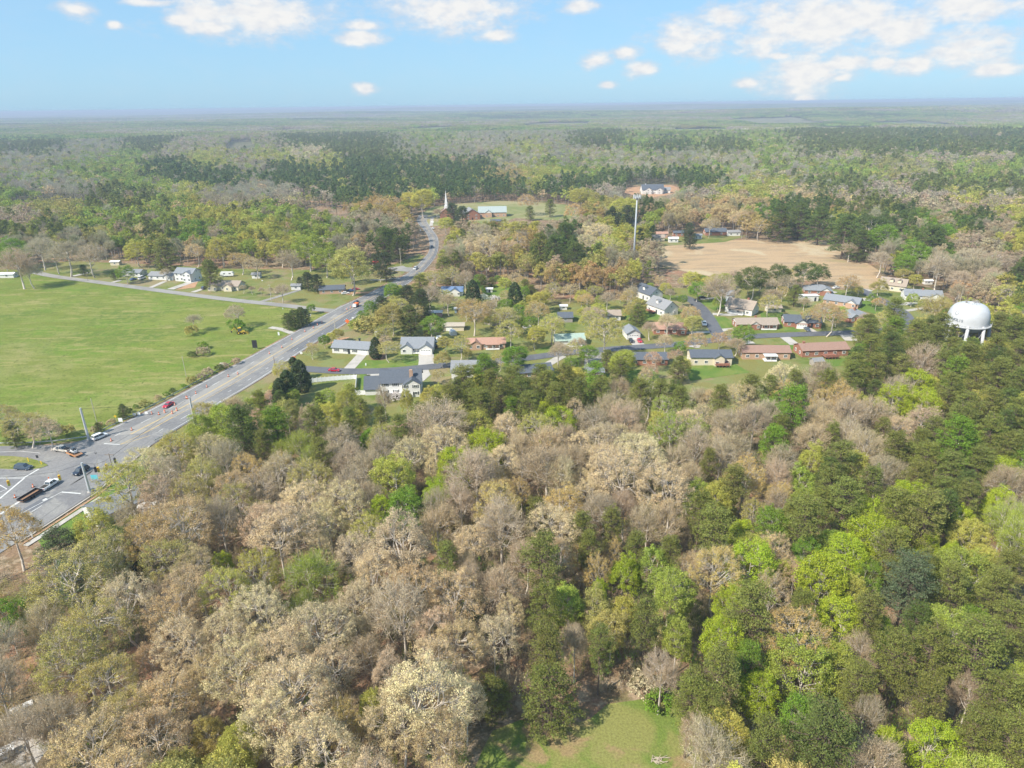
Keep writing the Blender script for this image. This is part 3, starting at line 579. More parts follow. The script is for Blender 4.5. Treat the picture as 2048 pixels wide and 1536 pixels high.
def slab(mb, a, b, c, d, th=0.16, mi=0):
    """roof slope: quad a b c d given a thickness"""
    n = (Vector(b) - Vector(a)).cross(Vector(d) - Vector(a)).normalized()
    if n.z < 0: n = -n
    lo = [Vector(p) for p in (a, b, c, d)]; hi = [p + n * th for p in lo]
    mb.poly(lo + hi, [(0, 3, 2, 1), (4, 5, 6, 7), (0, 1, 5, 4), (1, 2, 6, 5), (2, 3, 7, 6), (3, 0, 4, 7)], mi)
def gable_roof(mb, x0, x1, y0, y1, z0, zr, over=0.45, along='x', mi=0, back=None):
    if along == 'x':
        ym = (y0 + y1) / 2; s = (zr - z0) / ((y1 - y0) / 2); e = z0 - over * s
        slab(mb, (x0 - over, y0 - over, e), (x1 + over, y0 - over, e), (x1 + over, ym, zr), (x0 - over, ym, zr), mi=mi)
        slab(mb, (x0 - over, ym, zr), (x1 + over, ym, zr), (x1 + over, y1 + over, e), (x0 - over, y1 + over, e), mi=mi)
    else:
        xm = (x0 + x1) / 2; s = (zr - z0) / ((x1 - x0) / 2); e = z0 - over * s; yb = y1 + over if back is None else back
        slab(mb, (x0 - over, y0 - over, e), (xm, y0 - over, zr), (xm, yb, zr), (x0 - over, yb, e), mi=mi)
        slab(mb, (xm, y0 - over, zr), (x1 + over, y0 - over, e), (x1 + over, yb, e), (xm, yb, zr), mi=mi)
def hip_roof(mb, x0, x1, y0, y1, z0, zr, over=0.5, mi=0):
    x0 -= over; x1 += over; y0 -= over; y1 += over; r = (y1 - y0) / 2; ym = (y0 + y1) / 2; z = z0 - .1
    mb.poly([(x0, y0, z), (x1, y0, z), (x1, y1, z), (x0, y1, z), (x0 + r, ym, zr), (x1 - r, ym, zr), (x0, y0, z - .15), (x1, y0, z - .15), (x1, y1, z - .15), (x0, y1, z - .15)],
            [(0, 1, 5, 4), (1, 2, 5), (2, 3, 4, 5), (3, 0, 4), (0, 6, 7, 1), (1, 7, 8, 2), (2, 8, 9, 3), (3, 9, 6, 0), (9, 8, 7, 6)], mi)
def window(root, x, y, z, wd, ht, face, shutters=False):
    """face: 'f' front (-y), 'b' back, 'l' left (-x), 'r' right"""
    f = MB(); p = MB(); s = {'f': (0, -1), 'b': (0, 1), 'l': (-1, 0), 'r': (1, 0)}[face]
    def bx(mb, off, z_, w_, h_, dep, lift):
        cx_, cy_ = x + s[0] * lift, y + s[1] * lift
        if face in 'fb': mb.box((cx_ + off, cy_, z_), (w_, dep, h_))
        else: mb.box((cx_, cy_ + off, z_), (dep, w_, h_))
    for o_, w_, h_, zz in ((-wd / 2, .12, ht + .12, z), (wd / 2, .12, ht + .12, z), (0, wd - .12, .12, z - ht / 2), (0, wd - .12, .12, z + ht / 2), (0, .06, ht - .12, z), ): bx(f, o_, zz, w_, h_, .10, .05)
    fo = f.build('window', TRIM, root); bx(p, 0, z, wd - .12, ht - .12, .04, .025); p.build('pane', GLASS, fo)
    if shutters:
        for q_ in (-1, 1): h = MB(); bx(h, q_ * (wd / 2 + .28), z, .38, ht, .05, .028); h.build('shutter', DARKT, root)
def door(root, x, y, z, wd, ht, material, name='door'):
    d = MB(); d.box((x, y - .04, z + ht / 2), (wd, .08, ht)); o = d.build(name, material, root)
    if name == 'garage_door':
        g_ = MB()
        for k in range(4): g_.box((x, y - .088, z + ht * (k + .5) / 4), (wd * .94, .012, ht / 4 - .07))
        g_.build('door_panel', TRIM, o)
        g2 = MB(); 
        for k in range(4): g2.box((x - wd * .36 + k * wd * .24, y - .1, z + ht * .87), (wd * .17, .01, ht * .13))
        g2.build('pane', GLASS, o)
    return o
def house(u, v, W, D, H, rot, roof, wall, label, name='house', cat='house', kind='gable', pitch=.42, garage=None, gables=(), chimney=None, wins=None, dormers=(), porch=None, z=0.0, sh=False, gablemat=None, doorx=None, deck=None, group=None, two=False, free=None):
    """u, v: photo pixel of the middle of the front wall's foot; local x runs along the front, front faces -y"""
    p = G(u, v); rz = R_(rot); c = Vector((p.x - math.sin(rz) * D / 2, p.y + math.cos(rz) * D / 2, float(hill(p.x, p.y)))); root = empty(name, c, rz, label, cat, group)
    BLOCK.append((c.x, c.y, free or (max(W, D) * .5 + 3.5)))
    x0, x1, y0, y1 = -W / 2, W / 2, -D / 2, D / 2; zr = H + D / 2 * pitch; wl = MB(); rf = MB()
    wl.poly([(x0, y0, -.5), (x1, y0, -.5), (x1, y1, -.5), (x0, y1, -.5), (x0, y0, H), (x1, y0, H), (x1, y1, H), (x0, y1, H)], [(0, 1, 5, 4), (1, 2, 6, 5), (2, 3, 7, 6), (3, 0, 4, 7), (4, 5, 6, 7)], 0)
    if kind == 'gable': gable_solid(wl, x0, x1, y0, y1, H, zr, 1); gable_roof(rf, x0, x1, y0, y1, H, zr)
    elif kind == 'gabley': zr = H + W / 2 * pitch; gable_solid(wl, x0, x1, y0, y1, H, zr, 1, 'y'); gable_roof(rf, x0, x1, y0, y1, H, zr, along='y')
    elif kind == 'flat': rf.box((0, 0, H + .1), (W + .5, D + .5, .2)); zr = H
    elif kind == 'shed': slab(rf, (x0 - .3, y0 - .3, H), (x1 + .3, y0 - .3, H), (x1 + .3, y1 + .3, H + D * pitch), (x0 - .3, y1 + .3, H + D * pitch)); zr = H + D * pitch
    elif kind == 'round':
        n = 8; arc = [(x0 * math.cos(math.pi * k / n) * -1, H + W / 2 * .7 * math.sin(math.pi * k / n)) for k in range(n + 1)]; rf.prism(arc, y0 - .1, y1 + .1)
    else: hip_roof(rf, x0, x1, y0, y1, H, zr)
    for (gx_, gw, gp) in gables:      # front cross gables: centre x, width, projection
        gz = H + gw / 2 * .62; wl.poly([(gx_ - gw / 2, y0 - gp, -.5), (gx_ + gw / 2, y0 - gp, -.5), (gx_ + gw / 2, y0 - .001, -.5), (gx_ - gw / 2, y0 - .001, -.5), (gx_ - gw / 2, y0 - gp, H), (gx_ + gw / 2, y0 - gp, H), (gx_ + gw / 2, y0 - .001, H), (gx_ - gw / 2, y0 - .001, H)], [(0, 1, 5, 4), (1, 2, 6, 5), (3, 0, 4, 7)], 0)
        wl.poly([(gx_ - gw / 2, y0 - gp, H), (gx_ + gw / 2, y0 - gp, H), (gx_, y0 - gp, gz)], [(0, 1, 2)], 1)
        yb = y0 + min(D / 2, (gz - H) / pitch) ; gable_roof(rf, gx_ - gw / 2, gx_ + gw / 2, y0 - gp, yb, H, gz + .03, .35, 'y', back=yb)
    gm = gablemat or wall; wl.build('wall', [wall, gm], root); ro = rf.build('roof', roof, root)
    if chimney: cx_, cy_ = chimney[:2]; ch = MB(); zc_ = zr + .7; ch.box((cx_, cy_, (H + zc_) / 2), (chimney[2] if len(chimney) > 2 else .9, .8, zc_ - H)); ch.box((cx_, cy_, zc_ + .08), (1.1, .95, .16)); ch.build('chimney', chimney[3] if len(chimney) > 3 else BRICK, ro)
    for (dx_, side) in dormers:
        dm = MB(); yy = side * D * .25; s_ = -1 if side < 0 else 1; zb = H + (D / 2 - abs(yy)) * pitch; dm.box((dx_, yy + s_ * .4, zb + .35), (1.8, 1.8, 1.5)); d_ = dm.build('dormer', wall, ro)
        dr = MB(); gable_roof(dr, dx_ - .9, dx_ + .9, yy - 1.0 + s_ * .4, yy + 1.0 + s_ * .4, zb + 1.1, zb + 1.75, .15, 'y'); dr.build('dormer_roof', roof, d_)
    fr = [g_ for g_ in gables]
    def on_gable(x): return next((g_ for g_ in gables if abs(x - g_[0]) < g_[1] / 2), None)
    if garage is not None:
        gg = on_gable(garage[0]); yy = y0 - (gg[2] if gg else 0); door(root, garage[0], yy, 0, garage[1], 2.2, TRIM, 'garage_door')
    if doorx is not None: gg = on_gable(doorx); door(root, doorx, y0 - (gg[2] if gg else 0), .1, 1.0, 2.1, DARKT)
    if wins is None: wins = max(1, int(W // 4))
    if wins:
        for fl in range(2 if H > 4.6 else 1):
            for k in range(wins):
                x = x0 + W * (k + .5) / wins
                if garage is not None and abs(x - garage[0]) < garage[1] / 2 + .8 and fl == 0: continue
                if doorx is not None and abs(x - doorx) < 1.3 and fl == 0: continue
                gg = on_gable(x); window(root, x, y0 - (gg[2] if gg else 0), 1.55 + fl * 2.7, 1.3, 1.2, 'f', sh)
        for fc, xx in (('l', x0), ('r', x1)):
            for yy in ((-D * .22, D * .22) if D > 6 else (0,)): window(root, xx, yy, 1.55, 1.0, 1.2, fc)
            if zr > H + 2.2 and kind == 'gable': window(root, xx, 0, H + .9, .9, 1.0, fc)
    if porch:                                     # x, width, depth, material
        px_, pw, pd, pm_ = porch; pf = MB(); pf.box((px_, y0 - pd / 2 - .01, .35), (pw, pd, .3)); [pf.tube((px_ + sx * (pw / 2 - .12), y0 - pd + .12, .5), (px_ + sx * (pw / 2 - .12), y0 - pd + .12, 2.45), .09, n=6) for sx in (-1, 0, 1)]
        po = pf.build('porch', TRIM, root); pr = MB(); slab(pr, (px_ - pw / 2 - .2, y0 - pd - .2, 2.45), (px_ + pw / 2 + .2, y0 - pd - .2, 2.45), (px_ + pw / 2 + .2, y0 - .02, 2.62), (px_ - pw / 2 - .2, y0 - .02, 2.62)); pr.build('porch_roof', pm_, po)
    if deck:
        dx_, dw, dd, dm_ = deck; dk = MB(); dk.box((dx_, y0 - dd / 2 - .01, 1.1), (dw, dd, .16))
        for sx in np.linspace(-1, 1, 5): dk.box((dx_ + sx * (dw / 2 - .08), y0 - dd + .08, 1.0), (.12, .12, 2.1))
        for sx in (-1, 1): dk.box((dx_ + sx * (dw / 2 - .05), y0 - dd / 2, 2.05), (.08, dd - .2, .1))
        dk.box((dx_, y0 - dd + .05, 2.05), (dw - .3, .08, .1)); dk.box((dx_, y0 - dd + .06, 1.6), (dw - .3, .04, .6)); dk.build('deck', dm_, root)
    return root
BLOCK = []
DECKW = mat('deck_wood', (0.30, 0.13, 0.09), 0.85, 0.2, 2); GREYW = mat('grey_boards', (0.33, 0.30, 0.27), 0.9, 0.2, 2)
house(701,708,17,8,2.7,-12,RF['bluegrey'],WHITE,'long white ranch house with blue grey roof beside the highway',pitch=.5,garage=(6.6,2.7),wins=4,sh=True,doorx=-.6,chimney=(2.5,1.2,.5,DARKT))
house(834,706,14,9.5,2.8,-2,RF['bluegrey'],WHITE,'white house with two front gables and a double garage',pitch=.62,gables=((-4.3,5,1.6),(4.2,5.6,2.2)),garage=(4.2,4.4),wins=4,porch=(0,3.2,1.5,RF['bluegrey']))
h = house(803,790,15,9,5.2,4,RF['dark'],WHITE,'large white two storey house with dark steep roof and brick chimney',pitch=.75,gables=((4.4,5.6,2.4),),wins=4,sh=True,chimney=(4.0,-3.2,1.3,BRICKT),deck=(-1,11,3,TRIM),free=13)
wg = MB(); wg.poly([(-13.5,-3.5,-.5),(-7.51,-3.5,-.5),(-7.51,4,-.5),(-13.5,4,-.5),(-13.5,-3.5,2.7),(-7.51,-3.5,2.7),(-7.51,4,2.7),(-13.5,4,2.7)],[(0,1,5,4),(2,3,7,6),(3,0,4,7),(4,5,6,7)],0); wg.build('garage_wing', WHITE, h)
wr = MB(); gable_roof(wr,-13.5,-8.0,-3.5,4,2.7,6.2,.45); wr.build('wing_roof', RF['dark'], h)
house(928,765,9.5,10,4.6,0,RF['grey'],WHITE,'white house with plain grey roof across from the parked camper',pitch=.55,wins=3)
house(1068,757,15,8,2.8,12,RF['dark'],BRICKT,'dark roofed tan brick ranch house half hidden behind pine tops',pitch=.45,wins=4)
house(972,699,17,7.5,2.7,3,RF['rust'],BRICKT,'low ranch house with rust brown roof behind golden trees',pitch=.42,gables=((-4.5,5,.6),),wins=5,porch=(3,6,1.2,RF['rust']))
house(907,662,10,6,2.4,0,RF['beige'],CREAM,'low beige roofed garage with cream front behind the bright green tree',name='garage',cat='garage',pitch=.2,wins=0,garage=(-2,3))
house(870,634,7,4,2.3,0,RF['white'],mat('pink_siding',(.55,.33,.30)),'pink and white shed beneath the dark pines',name='shed',cat='shed',pitch=.3,wins=1)
house(904,592,12,7,2.7,-3,RF['blue'],WHITE,'white house with blue roof behind the hedge',pitch=.55,gables=((1.5,6,1),),wins=3)
house(916,626,3.4,3,2.2,0,RF['white'],mat('pale_blue_siding',(.40,.52,.62)),'small pale blue shed beside the big golden tree',name='shed',cat='shed',pitch=.3,wins=0,doorx=0)
house(989,614,2.6,3,2.2,0,RF['white'],WHITE,'tiny white round topped shed in the back garden',name='shed',cat='shed',kind='round',wins=0,doorx=0)
house(757,674,2.6,3,1.6,20,RF['white'],WHITE,'tiny white arched shed behind the long ranch house',name='shed',cat='shed',kind='round',wins=0,doorx=0)
house(908,671,3.0,3.4,1.2,20,RF['white'],WHITE,'low white domed shelter behind the low beige garage',name='shelter',cat='shelter',kind='round',wins=0,doorx=None)
house(979,585,3.4,3,2.0,0,RF['white'],WHITE,'small white shed among blossoming trees',name='shed',cat='shed',pitch=.3,wins=0,doorx=0)
house(1141,692,13,8,2.7,5,RF['green'],WHITE,'white house with pale green metal roof between yellow green trees',pitch=.45,wins=3,porch=(2,6,2,RF['green']))
house(1131,645,7,7,2.6,0,RF['dark'],GREYW,'dark roofed garage behind the green roofed house',name='garage',cat='garage',pitch=.5,wins=1)
house(1127,620,3.6,3,2.1,0,RF['white'],WHITE,'white shed under the tall pale trunked tree',name='shed',cat='shed',pitch=.3,wins=1)
house(1220,641,10.5,7,2.7,-2,RF['tan'],WHITE,'white house with tan roof beside the mown green lawn',pitch=.5,wins=3)
house(1267,679,6.2,8.5,3.0,6,RF['bluegrey'],WHITE,'narrow white garage house with front gable and two cars outside',kind='gabley',pitch=.55,garage=(0,4.6),wins=0)
house(1340,669,15,10,2.7,-3,RF['rust'],BRICK,'brick house with broad rust red hip roof',kind='hip',pitch=.42,gables=((5.2,4,1.4),),wins=4,chimney=(2,0),gablemat=WHITE)
house(1284,598,14,8.5,3.8,-64,RF['dark'],WHITE,'white cape house with dark roof, nearer the woods of the white pair',pitch=.78,wins=3,dormers=((0,-1),),doorx=1)
house(1310,627,14,9,3.8,-62,RF['grey'],WHITE,'white cape house with grey roof, nearer the street of the white pair',pitch=.78,wins=3,dormers=((0,-1),),doorx=1,deck=(-2,5,2.5,DECKW))
house(1476,628,14,9,3.4,-40,RF['tan'],WHITE,'white house with steep tan roof and front porch',pitch=.75,wins=3,chimney=(2.5,1),porch=(-1,8,1.8,RF['tan']))
house(1450,603,7,6,4,-30,RF['bluegrey'],mat('grey_blue_siding',(.36,.42,.48)),'small grey blue house behind the steep tan roofed one',pitch=.6,wins=2)
house(1515,659,19.5,8.5,2.7,-1,RF['tan'],BRICK,'long brick ranch house with tan roof and small white gable',pitch=.42,gables=((-1.5,4,.8),),gablemat=WHITE,wins=5,chimney=(0,.5,.8),porch=(5,7,1.4,RF['tan']))
house(1549,625,7,4.5,2.3,0,RF['tan'],CREAM,'tan roofed garden shed behind the long brick ranch',name='shed',cat='shed',pitch=.5,wins=1)
house(1605,655,16.5,9,2.7,-10,RF['dark'],BRICK,'brick house with dark roof, white gables and a double garage',pitch=.48,gables=((-1,5.5,2.4),(6.5,3,1)),gablemat=WHITE,garage=(-1,4.6),wins=4,chimney=(0,1,.7),doorx=4)
house(1718,643,12.5,10,2.7,18,RF['bluegrey'],BRICK,'brick house with blue grey hip roof in the bend of the street',kind='hip',pitch=.5,gables=((-3.5,4.5,.8),),gablemat=WHITE,wins=4,chimney=(0,-1,.8))
house(1680,613,17,9,2.7,-38,RF['bluegrey'],BRICKT,'long tan brick house with blue grey roof beside a white driveway',pitch=.48,gables=((5,5,1),),gablemat=WHITE,wins=4)
house(1636,590,14,9,2.7,-14,RF['bluegrey'],BRICK,'brick house with grey hip roof by the dry field',kind='hip',pitch=.5,gables=((3.6,5,1.2),),gablemat=WHITE,wins=3)
house(1619,603,9.5,3.6,3.0,3,RF['white'],WHITE,'plain white flat topped outbuilding',name='outbuilding',cat='outbuilding',kind='flat',wins=0,doorx=3)
house(1783,582,13,8.5,3.4,-36,RF['tan'],CREAM,'cream house with tan roof at the corner of the dry field',pitch=.75,wins=3,dormers=((-1,-1),(3,-1)))
house(1846,602,18,9,2.8,-16,RF['bluegrey'],WHITE,'wide white house with blue grey roof and two cars outside',pitch=.5,gables=((-5.5,5,1.5),(5,6,2.5)),wins=4,chimney=(0,0,.8),garage=(5,4.4))
house(1857,569,4.5,3,2.1,0,RF['white'],WHITE,'white shed at the edge of the tan wood',name='shed',cat='shed',pitch=.3,wins=1)
house(2002,652,9,7,3.0,8,RF['brown'],WHITE,'brown roofed white building just right of the water tower',name='outbuilding',cat='outbuilding',pitch=.3,wins=2)
house(2030,640,9,4,2.4,3,RF['white'],WHITE,'low white roofed shed right of the water tower',name='shed',cat='shed',kind='flat',wins=0)
house(1422,731,16.5,8.5,3.6,-3,RF['dark'],CREAM,'cream house with dark roof and a raised rear deck',pitch=.42,gables=((3,4,1.2),),wins=4,deck=(4,5.5,3,DECKW))
house(1532,719,19.5,8,3.2,-3,RF['brown'],BRICKT,'long tan brick house with brown roof and white rear porch',pitch=.42,wins=5,porch=(1,5,3,RF['white']),deck=None)
house(1650,713,20,8.5,3.0,4,RF['brown'],BRICK,'long red brick house with brown roof and wooden rear deck',pitch=.42,wins=5,deck=(1,6,4,DECKW),chimney=(-8,0,.9))
house(1637,733,4,3.5,2.3,10,RF['grey'],GREYW,'small grey shed behind the long red brick house',name='shed',cat='shed',pitch=.5,wins=0,doorx=0)
house(1298,731,15,8,2.7,-2,RF['dark'],BRICK,'brick house with dark roof behind salmon coloured trees',pitch=.42,wins=4)
house(1192,756,6,5,2.4,0,RF['bluegrey'],WHITE,'small white carport at the end of the wide grey driveway',name='carport',cat='carport',pitch=.3,wins=0,deck=(0,5,3,DECKW))
house(262,553,13,7.5,2.6,-8,RF['bluegrey'],WHITE,'pale house with blue grey metal roof behind a rounded green tree',pitch=.35,wins=3)
house(322,560,17,8,2.7,-10,RF['grey'],WHITE,'long white ranch house with grey roof beside the farm lane',pitch=.42,gables=((5,4,.8),),wins=4)
house(369,563,13,8.5,5.2,-14,RF['bluegrey'],WHITE,'tall white two storey house with blue grey roof on the farm lane',pitch=.6,gables=((3.5,5,1.6),),wins=4)
house(447,581,19,9,2.8,-8,RF['tan'],CREAM,'grey tan roofed house with two pale front gables on the farm lane',pitch=.5,gables=((-6,5,2.2),(4,5,2.2)),wins=5)
house(512,557,5,4,2.6,0,RF['grey'],WHITE,'white shed in the field behind the two gabled house',name='shed',cat='shed',pitch=.4,wins=1)
house(592,580,5.5,4,2.6,0,RF['grey'],WHITE,'white shed behind the row of dark conifers',name='shed',cat='shed',pitch=.4,wins=1)
house(664,588,14,8,2.6,6,RF['dark'],BRICKT,'low dark roofed house with cars parked beside it',pitch=.4,wins=3)
house(230,531,6,4,2.5,0,RF['white'],CREAM,'small cream shed behind the grey metal roofed house',name='shed',cat='shed',pitch=.3,wins=1)
house(148,503,9,5,3,0,RF['red'],WHITE,'red roofed barn glimpsed behind bare orchard trees',name='barn',cat='barn',pitch=.6,wins=1)
house(14,556,9,5,2.4,0,RF['white'],WHITE,'white shed at the left end of the farm lane',name='shed',cat='shed',pitch=.3,wins=1)
house(246,1036,12,9,3.0,50,RF['bluegrey'],WHITE,'grey roofed house half hidden by trees beside the road junction',pitch=.5,wins=3,free=8)
for (uu_, vv_) in ((287,1030),(300,1030)): house(uu_,vv_,2.2,2.4,2.2,10,RF['white'],WHITE,'small white shed under pale budding trees near the junction, %s one' % ('left' if uu_ < 290 else 'right'),name='shed',cat='shed',kind='flat',wins=0,free=2)
house(46,1425,3,1.0,.8,38,RF['white'],WHITE,'low white roofed hutch under bare trees at the lower left edge',name='hutch',cat='hutch',kind='flat',wins=0,free=3)
house(8,1520,3,1.4,1.2,38,RF['white'],WHITE,'white hutch beside the gravel track in the lower left corner',name='hutch',cat='hutch',kind='flat',wins=0,free=3)
# red car park shelter, church and far houses
ch_ = house(893,442,12,26,7,0,RF['brown'],BRICK,'brick church nave with brown roof and white steeple',name='church',cat='church',kind='gabley',pitch=.75,wins=0,doorx=0)
st = MB(); st.box((0,-9,9.5),(3.6,3.6,8)); st.box((0,-9,15.0),(2.5,2.5,3.2)); st.poly([(-1.05,-10.05,16.5),(1.05,-10.05,16.5),(1.05,-7.95,16.5),(-1.05,-7.95,16.5),(0,-9,28)],[(0,1,4),(1,2,4),(2,3,4),(3,0,4)]); st.build('steeple', WHITE, ch_)
house(945,440,15,16,5.5,14,RF['grey'],BRICK,'brick church hall with white trimmed gable',name='church_hall',cat='hall',kind='gabley',pitch=.6,wins=2,gablemat=BRICK,doorx=0)
house(985,434,27,15,4.4,2,RF['pale'],BRICKT,'wide hall with pale grey green roof beside the church',name='hall',cat='hall',pitch=.62,gables=((-4,7,3),),gablemat=WHITE,wins=5)
house(992,449,10,6,3,0,RF['dark'],BRICK,'small dark roofed brick building below the church hall',pitch=.4,wins=2)
house(1306,388,26,13,5,2,RF['dark'],WHITE,'big new house under construction on a bare earth plot',pitch=.85,kind='gable',gables=((-6,8,2),(7,7,3)),wins=6,chimney=(-8,0,1.2,WHITE))
house(1330,386,12,9,3.5,-10,RF['grey'],WHITE,'grey roofed garage wing beside the big new house',name='garage',cat='garage',pitch=.6,wins=2)
for (uu_,vv_,W_,rf_,wl_,lb_) in ((1312,483,13,'tan',CREAM,'tan roofed house by the left end of the dry field'),(1324,475,9,'rust',BRICKT,'rust roofed house by the left end of the dry field'),(1358,473,9,'dark',BRICK,'dark roofed brick house left of the big pine by the dry field'),
    (1396,478,6,'bluegrey',WHITE,'small white house right of the big pine by the dry field'),(1432,471,17,'dark',BRICK,'long dark roofed brick house beyond the dry field'),(1468,472,10,'grey',WHITE,'grey roofed white house at the far edge of the dry field'),
    (1262,452,13,'dark',WHITE,'white house with dark roof just left of the cell tower'),(1256,468,12,'dark',BRICK,'brick house with dark roof near the foot of the cell tower'),(1347,485,7,'white',WHITE,'white shed on the near edge of the dry field'),
    (1946,372,16,'bluegrey',WHITE,'white gabled house alone in the woods, far right'),(1890,260,34,'white',WHITE,'long white building on the far ridge at right'),(1812,317,24,'grey',WHITE,'pale house among far trees at right'),
    (1926,316,22,'grey',WHITE,'grey roofed far house among the trees at far right'),(1147,230,26,'white',WHITE,'small white building far off near the horizon'),(1448,232,20,'white',WHITE,'white speck of a building near the horizon'),
    (1620,236,30,'white',WHITE,'long pale building near the horizon'),(560,304,20,'white',WHITE,'white building at the end of the far green field'),(556,312,16,'white',CREAM,'cream building beside the far straight road'),
    (313,336,16,'grey',WHITE,'grey roofed house among the far trees at left'),(368,330,34,'white',CREAM,'long pale roofed building among the far trees at left'),(210,270,40,'white',WHITE,'white building far off at upper left'),(418,271,24,'white',WHITE,'white building far off below the horizon at left'),
    (1034,276,24,'white',WHITE,'white building far off at centre'),(1098,276,20,'white',WHITE,'small white far building right of centre'),(215,392,20,'grey',CREAM,'low cream building beside the scrub field')):
    f_ = W_ > 20; house(uu_,vv_,W_,W_*.5,3 + (W_ > 20) * 2,0,RF[rf_],wl_,lb_,pitch=.55,wins=0 if vv_ < 340 else 2,free=W_*.9,name='house' if 'house' in lb_ else ('shed' if 'shed' in lb_ else 'building'),cat='house' if 'house' in lb_ else ('shed' if 'shed' in lb_ else 'building'))
# ------------------------------------------------------------------ water tower and cell tower
TW = mat('tank_paint', (0.49, 0.50, 0.515), 0.5, 0.09, .25); TWB = mat('tank_grey', (0.42, 0.47, 0.53), 0.5)  # lower bowl's bluish tone has the underside's shade put into the colour
BLOCK += [(G(290,1335).x, G(290,1335).y, 5.5), (G(20,1260).x, G(20,1260).y, 7), (G(20,1360).x, G(20,1360).y, 6)]
base = G(1938, 660, 0); zt = 20.0; p = G(1939, 626, zt); wt = empty('water_tower', (p.x, p.y, 0), 0, 'big white round water tower on legs with dark lettering', 'water tower')
k = 7.5
view_a0 = math.atan2(-p.y, -p.x)
prof = [(k*1.0, -1.9)] + [(k * math.cos(t) ** .55, -.4 + 7.2 * math.sin(t) ** .95 * .98) for t in np.linspace(0, math.pi/2*.985, 16)]
tk = MB(); tk.lathe([(r, z + zt - 2.4) for r, z in prof], 64); tk.lathe([(.9, zt + 3.9), (.9, zt + 4.6), (.02, zt + 4.7)], 16); tank = tk.build('tank', TW, wt, smooth=True)
lb = MB(); lb.lathe([(k, zt - 4.3), (k * .97, zt - 4.9), (k * .8, zt - 6.3), (k * .5, zt - 7.3), (1.6, zt - 7.9), (1.5, 0), ], 48); lb.build('lower_bowl', TWB, wt, smooth=True)
ld = MB()
for q_ in (-.3, .3): ld.tube((k*math.cos(view_a0-1.0)+q_*.9, k*math.sin(view_a0-1.0), zt - 4.2), ((k*.55)*math.cos(view_a0-1.0)+q_*.9, (k*.55)*math.sin(view_a0-1.0), zt + 3.6), .05, n=4)
ld.build('ladder', GREYW, wt)
cat_ = MB(); cat_.lathe([(k, zt - 4.32), (k + .95, zt - 4.32), (k + .95, zt - 4.05), (k + .02, zt - 4.05)], 64); cw = cat_.build('catwalk', TW, wt)
rl = MB()
for i in range(40):
    a = 2 * math.pi * i / 40; b = a + 2 * math.pi / 40; c_ = lambda t, z: ((k + .9) * math.cos(t), (k + .9) * math.sin(t), z)
    rl.tube(c_(a, zt - 4.05), c_(a, zt - 3.0), .03, n=4); rl.tube(c_(a, zt - 3.0), c_(b, zt - 3.0), .035, n=4)
rl.build('railing', TW, cw)
for i in range(8):
    a = 2 * math.pi * (i + .35) / 8; lg = MB(); lg.tube(((k + .1) * math.cos(a), (k + .1) * math.sin(a), zt - 3.6), ((k + 2.4) * math.cos(a), (k + 2.4) * math.sin(a), 0), .62, .5, 12); lg.build('leg', TW, wt, smooth=True)
    b2 = a + 2 * math.pi / 8; br = MB(); br.tube(((k + .3) * math.cos(a), (k + .3) * math.sin(a), zt - 5.5), ((k + 2.2) * math.cos(b2), (k + 2.2) * math.sin(b2), 1), .08, n=5); br.tube(((k + .3) * math.cos(b2), (k + .3) * math.sin(b2), zt - 5.5), ((k + 2.2) * math.cos(a), (k + 2.2) * math.sin(a), 1), .08, n=5); br.build('brace', TW, wt)
tr_ = MB()
for i in range(12):
    a = 2 * math.pi * i / 12; b = a + 2 * math.pi / 12; tr_.tube((2.6*math.cos(a), 2.6*math.sin(a), zt + 3.9), (2.6*math.cos(a), 2.6*math.sin(a), zt + 5.0), .04, n=4); tr_.tube((2.6*math.cos(a), 2.6*math.sin(a), zt + 5.0), (2.6*math.cos(b), 2.6*math.sin(b), zt + 5.0), .045, n=4)
tr_.box((1.2,0,zt+4.8),(2.2,.5,.5)); tr_.box((-2.2,0,zt+4.6),(.4,.4,1.2)); tr_.build('roof_railing', GREYW, wt)
for (ax_, ay_, h_) in ((-5.6, .6, 8), (-3.6, 2.0, 10)):
    an = MB(); an.tube((ax_, ay_, zt + 2.5), (ax_, ay_, zt + h_), .07, .04, 6); an.build('antenna', CREAM, wt)
# lettering wrapped round the tank
def text_on_tank(txt, size, ang0, dang, z, parent):
    cu = bpy.data.curves.new('tmp', 'FONT'); dg = None
    for i, chh in enumerate(txt):
        if chh == ' ': continue
        cu = bpy.data.curves.new('lettering', 'FONT'); cu.body = chh; cu.size = size; cu.extrude = .02; cu.align_x = 'CENTER'; cu.offset = .03
        o = bpy.data.objects.new('lettering_tmp', cu); COL.objects.link(o); bpy.context.view_layer.update(); me = bpy.data.meshes.new_from_object(o.evaluated_get(bpy.context.evaluated_depsgraph_get())); bpy.data.objects.remove(o)
        a = ang0 + dang * i
        for vtx in me.vertices:
            x, y, zz = vtx.co; aa = a + x / k; zl = z + y; rloc = np.interp(zl - (zt - 2.4), [q[1] for q in prof], [q[0] for q in prof]) + .04 + zz
            vtx.co = (rloc * math.cos(aa), rloc * math.sin(aa), zl)
        LET.append(me)
LET = []
view_a = math.atan2(-p.y, -p.x)
text_on_tank('KANNAPOLIS', 1.4, view_a - 1.20, .107, zt - 2.3, tank)
mlet = mat('lettering_dark', (0.10, 0.13, 0.16), 0.6); bm = MB()
for me_ in LET: bm.poly([tuple(x.co) for x in me_.vertices], [tuple(q.vertices) for q in me_.polygons])
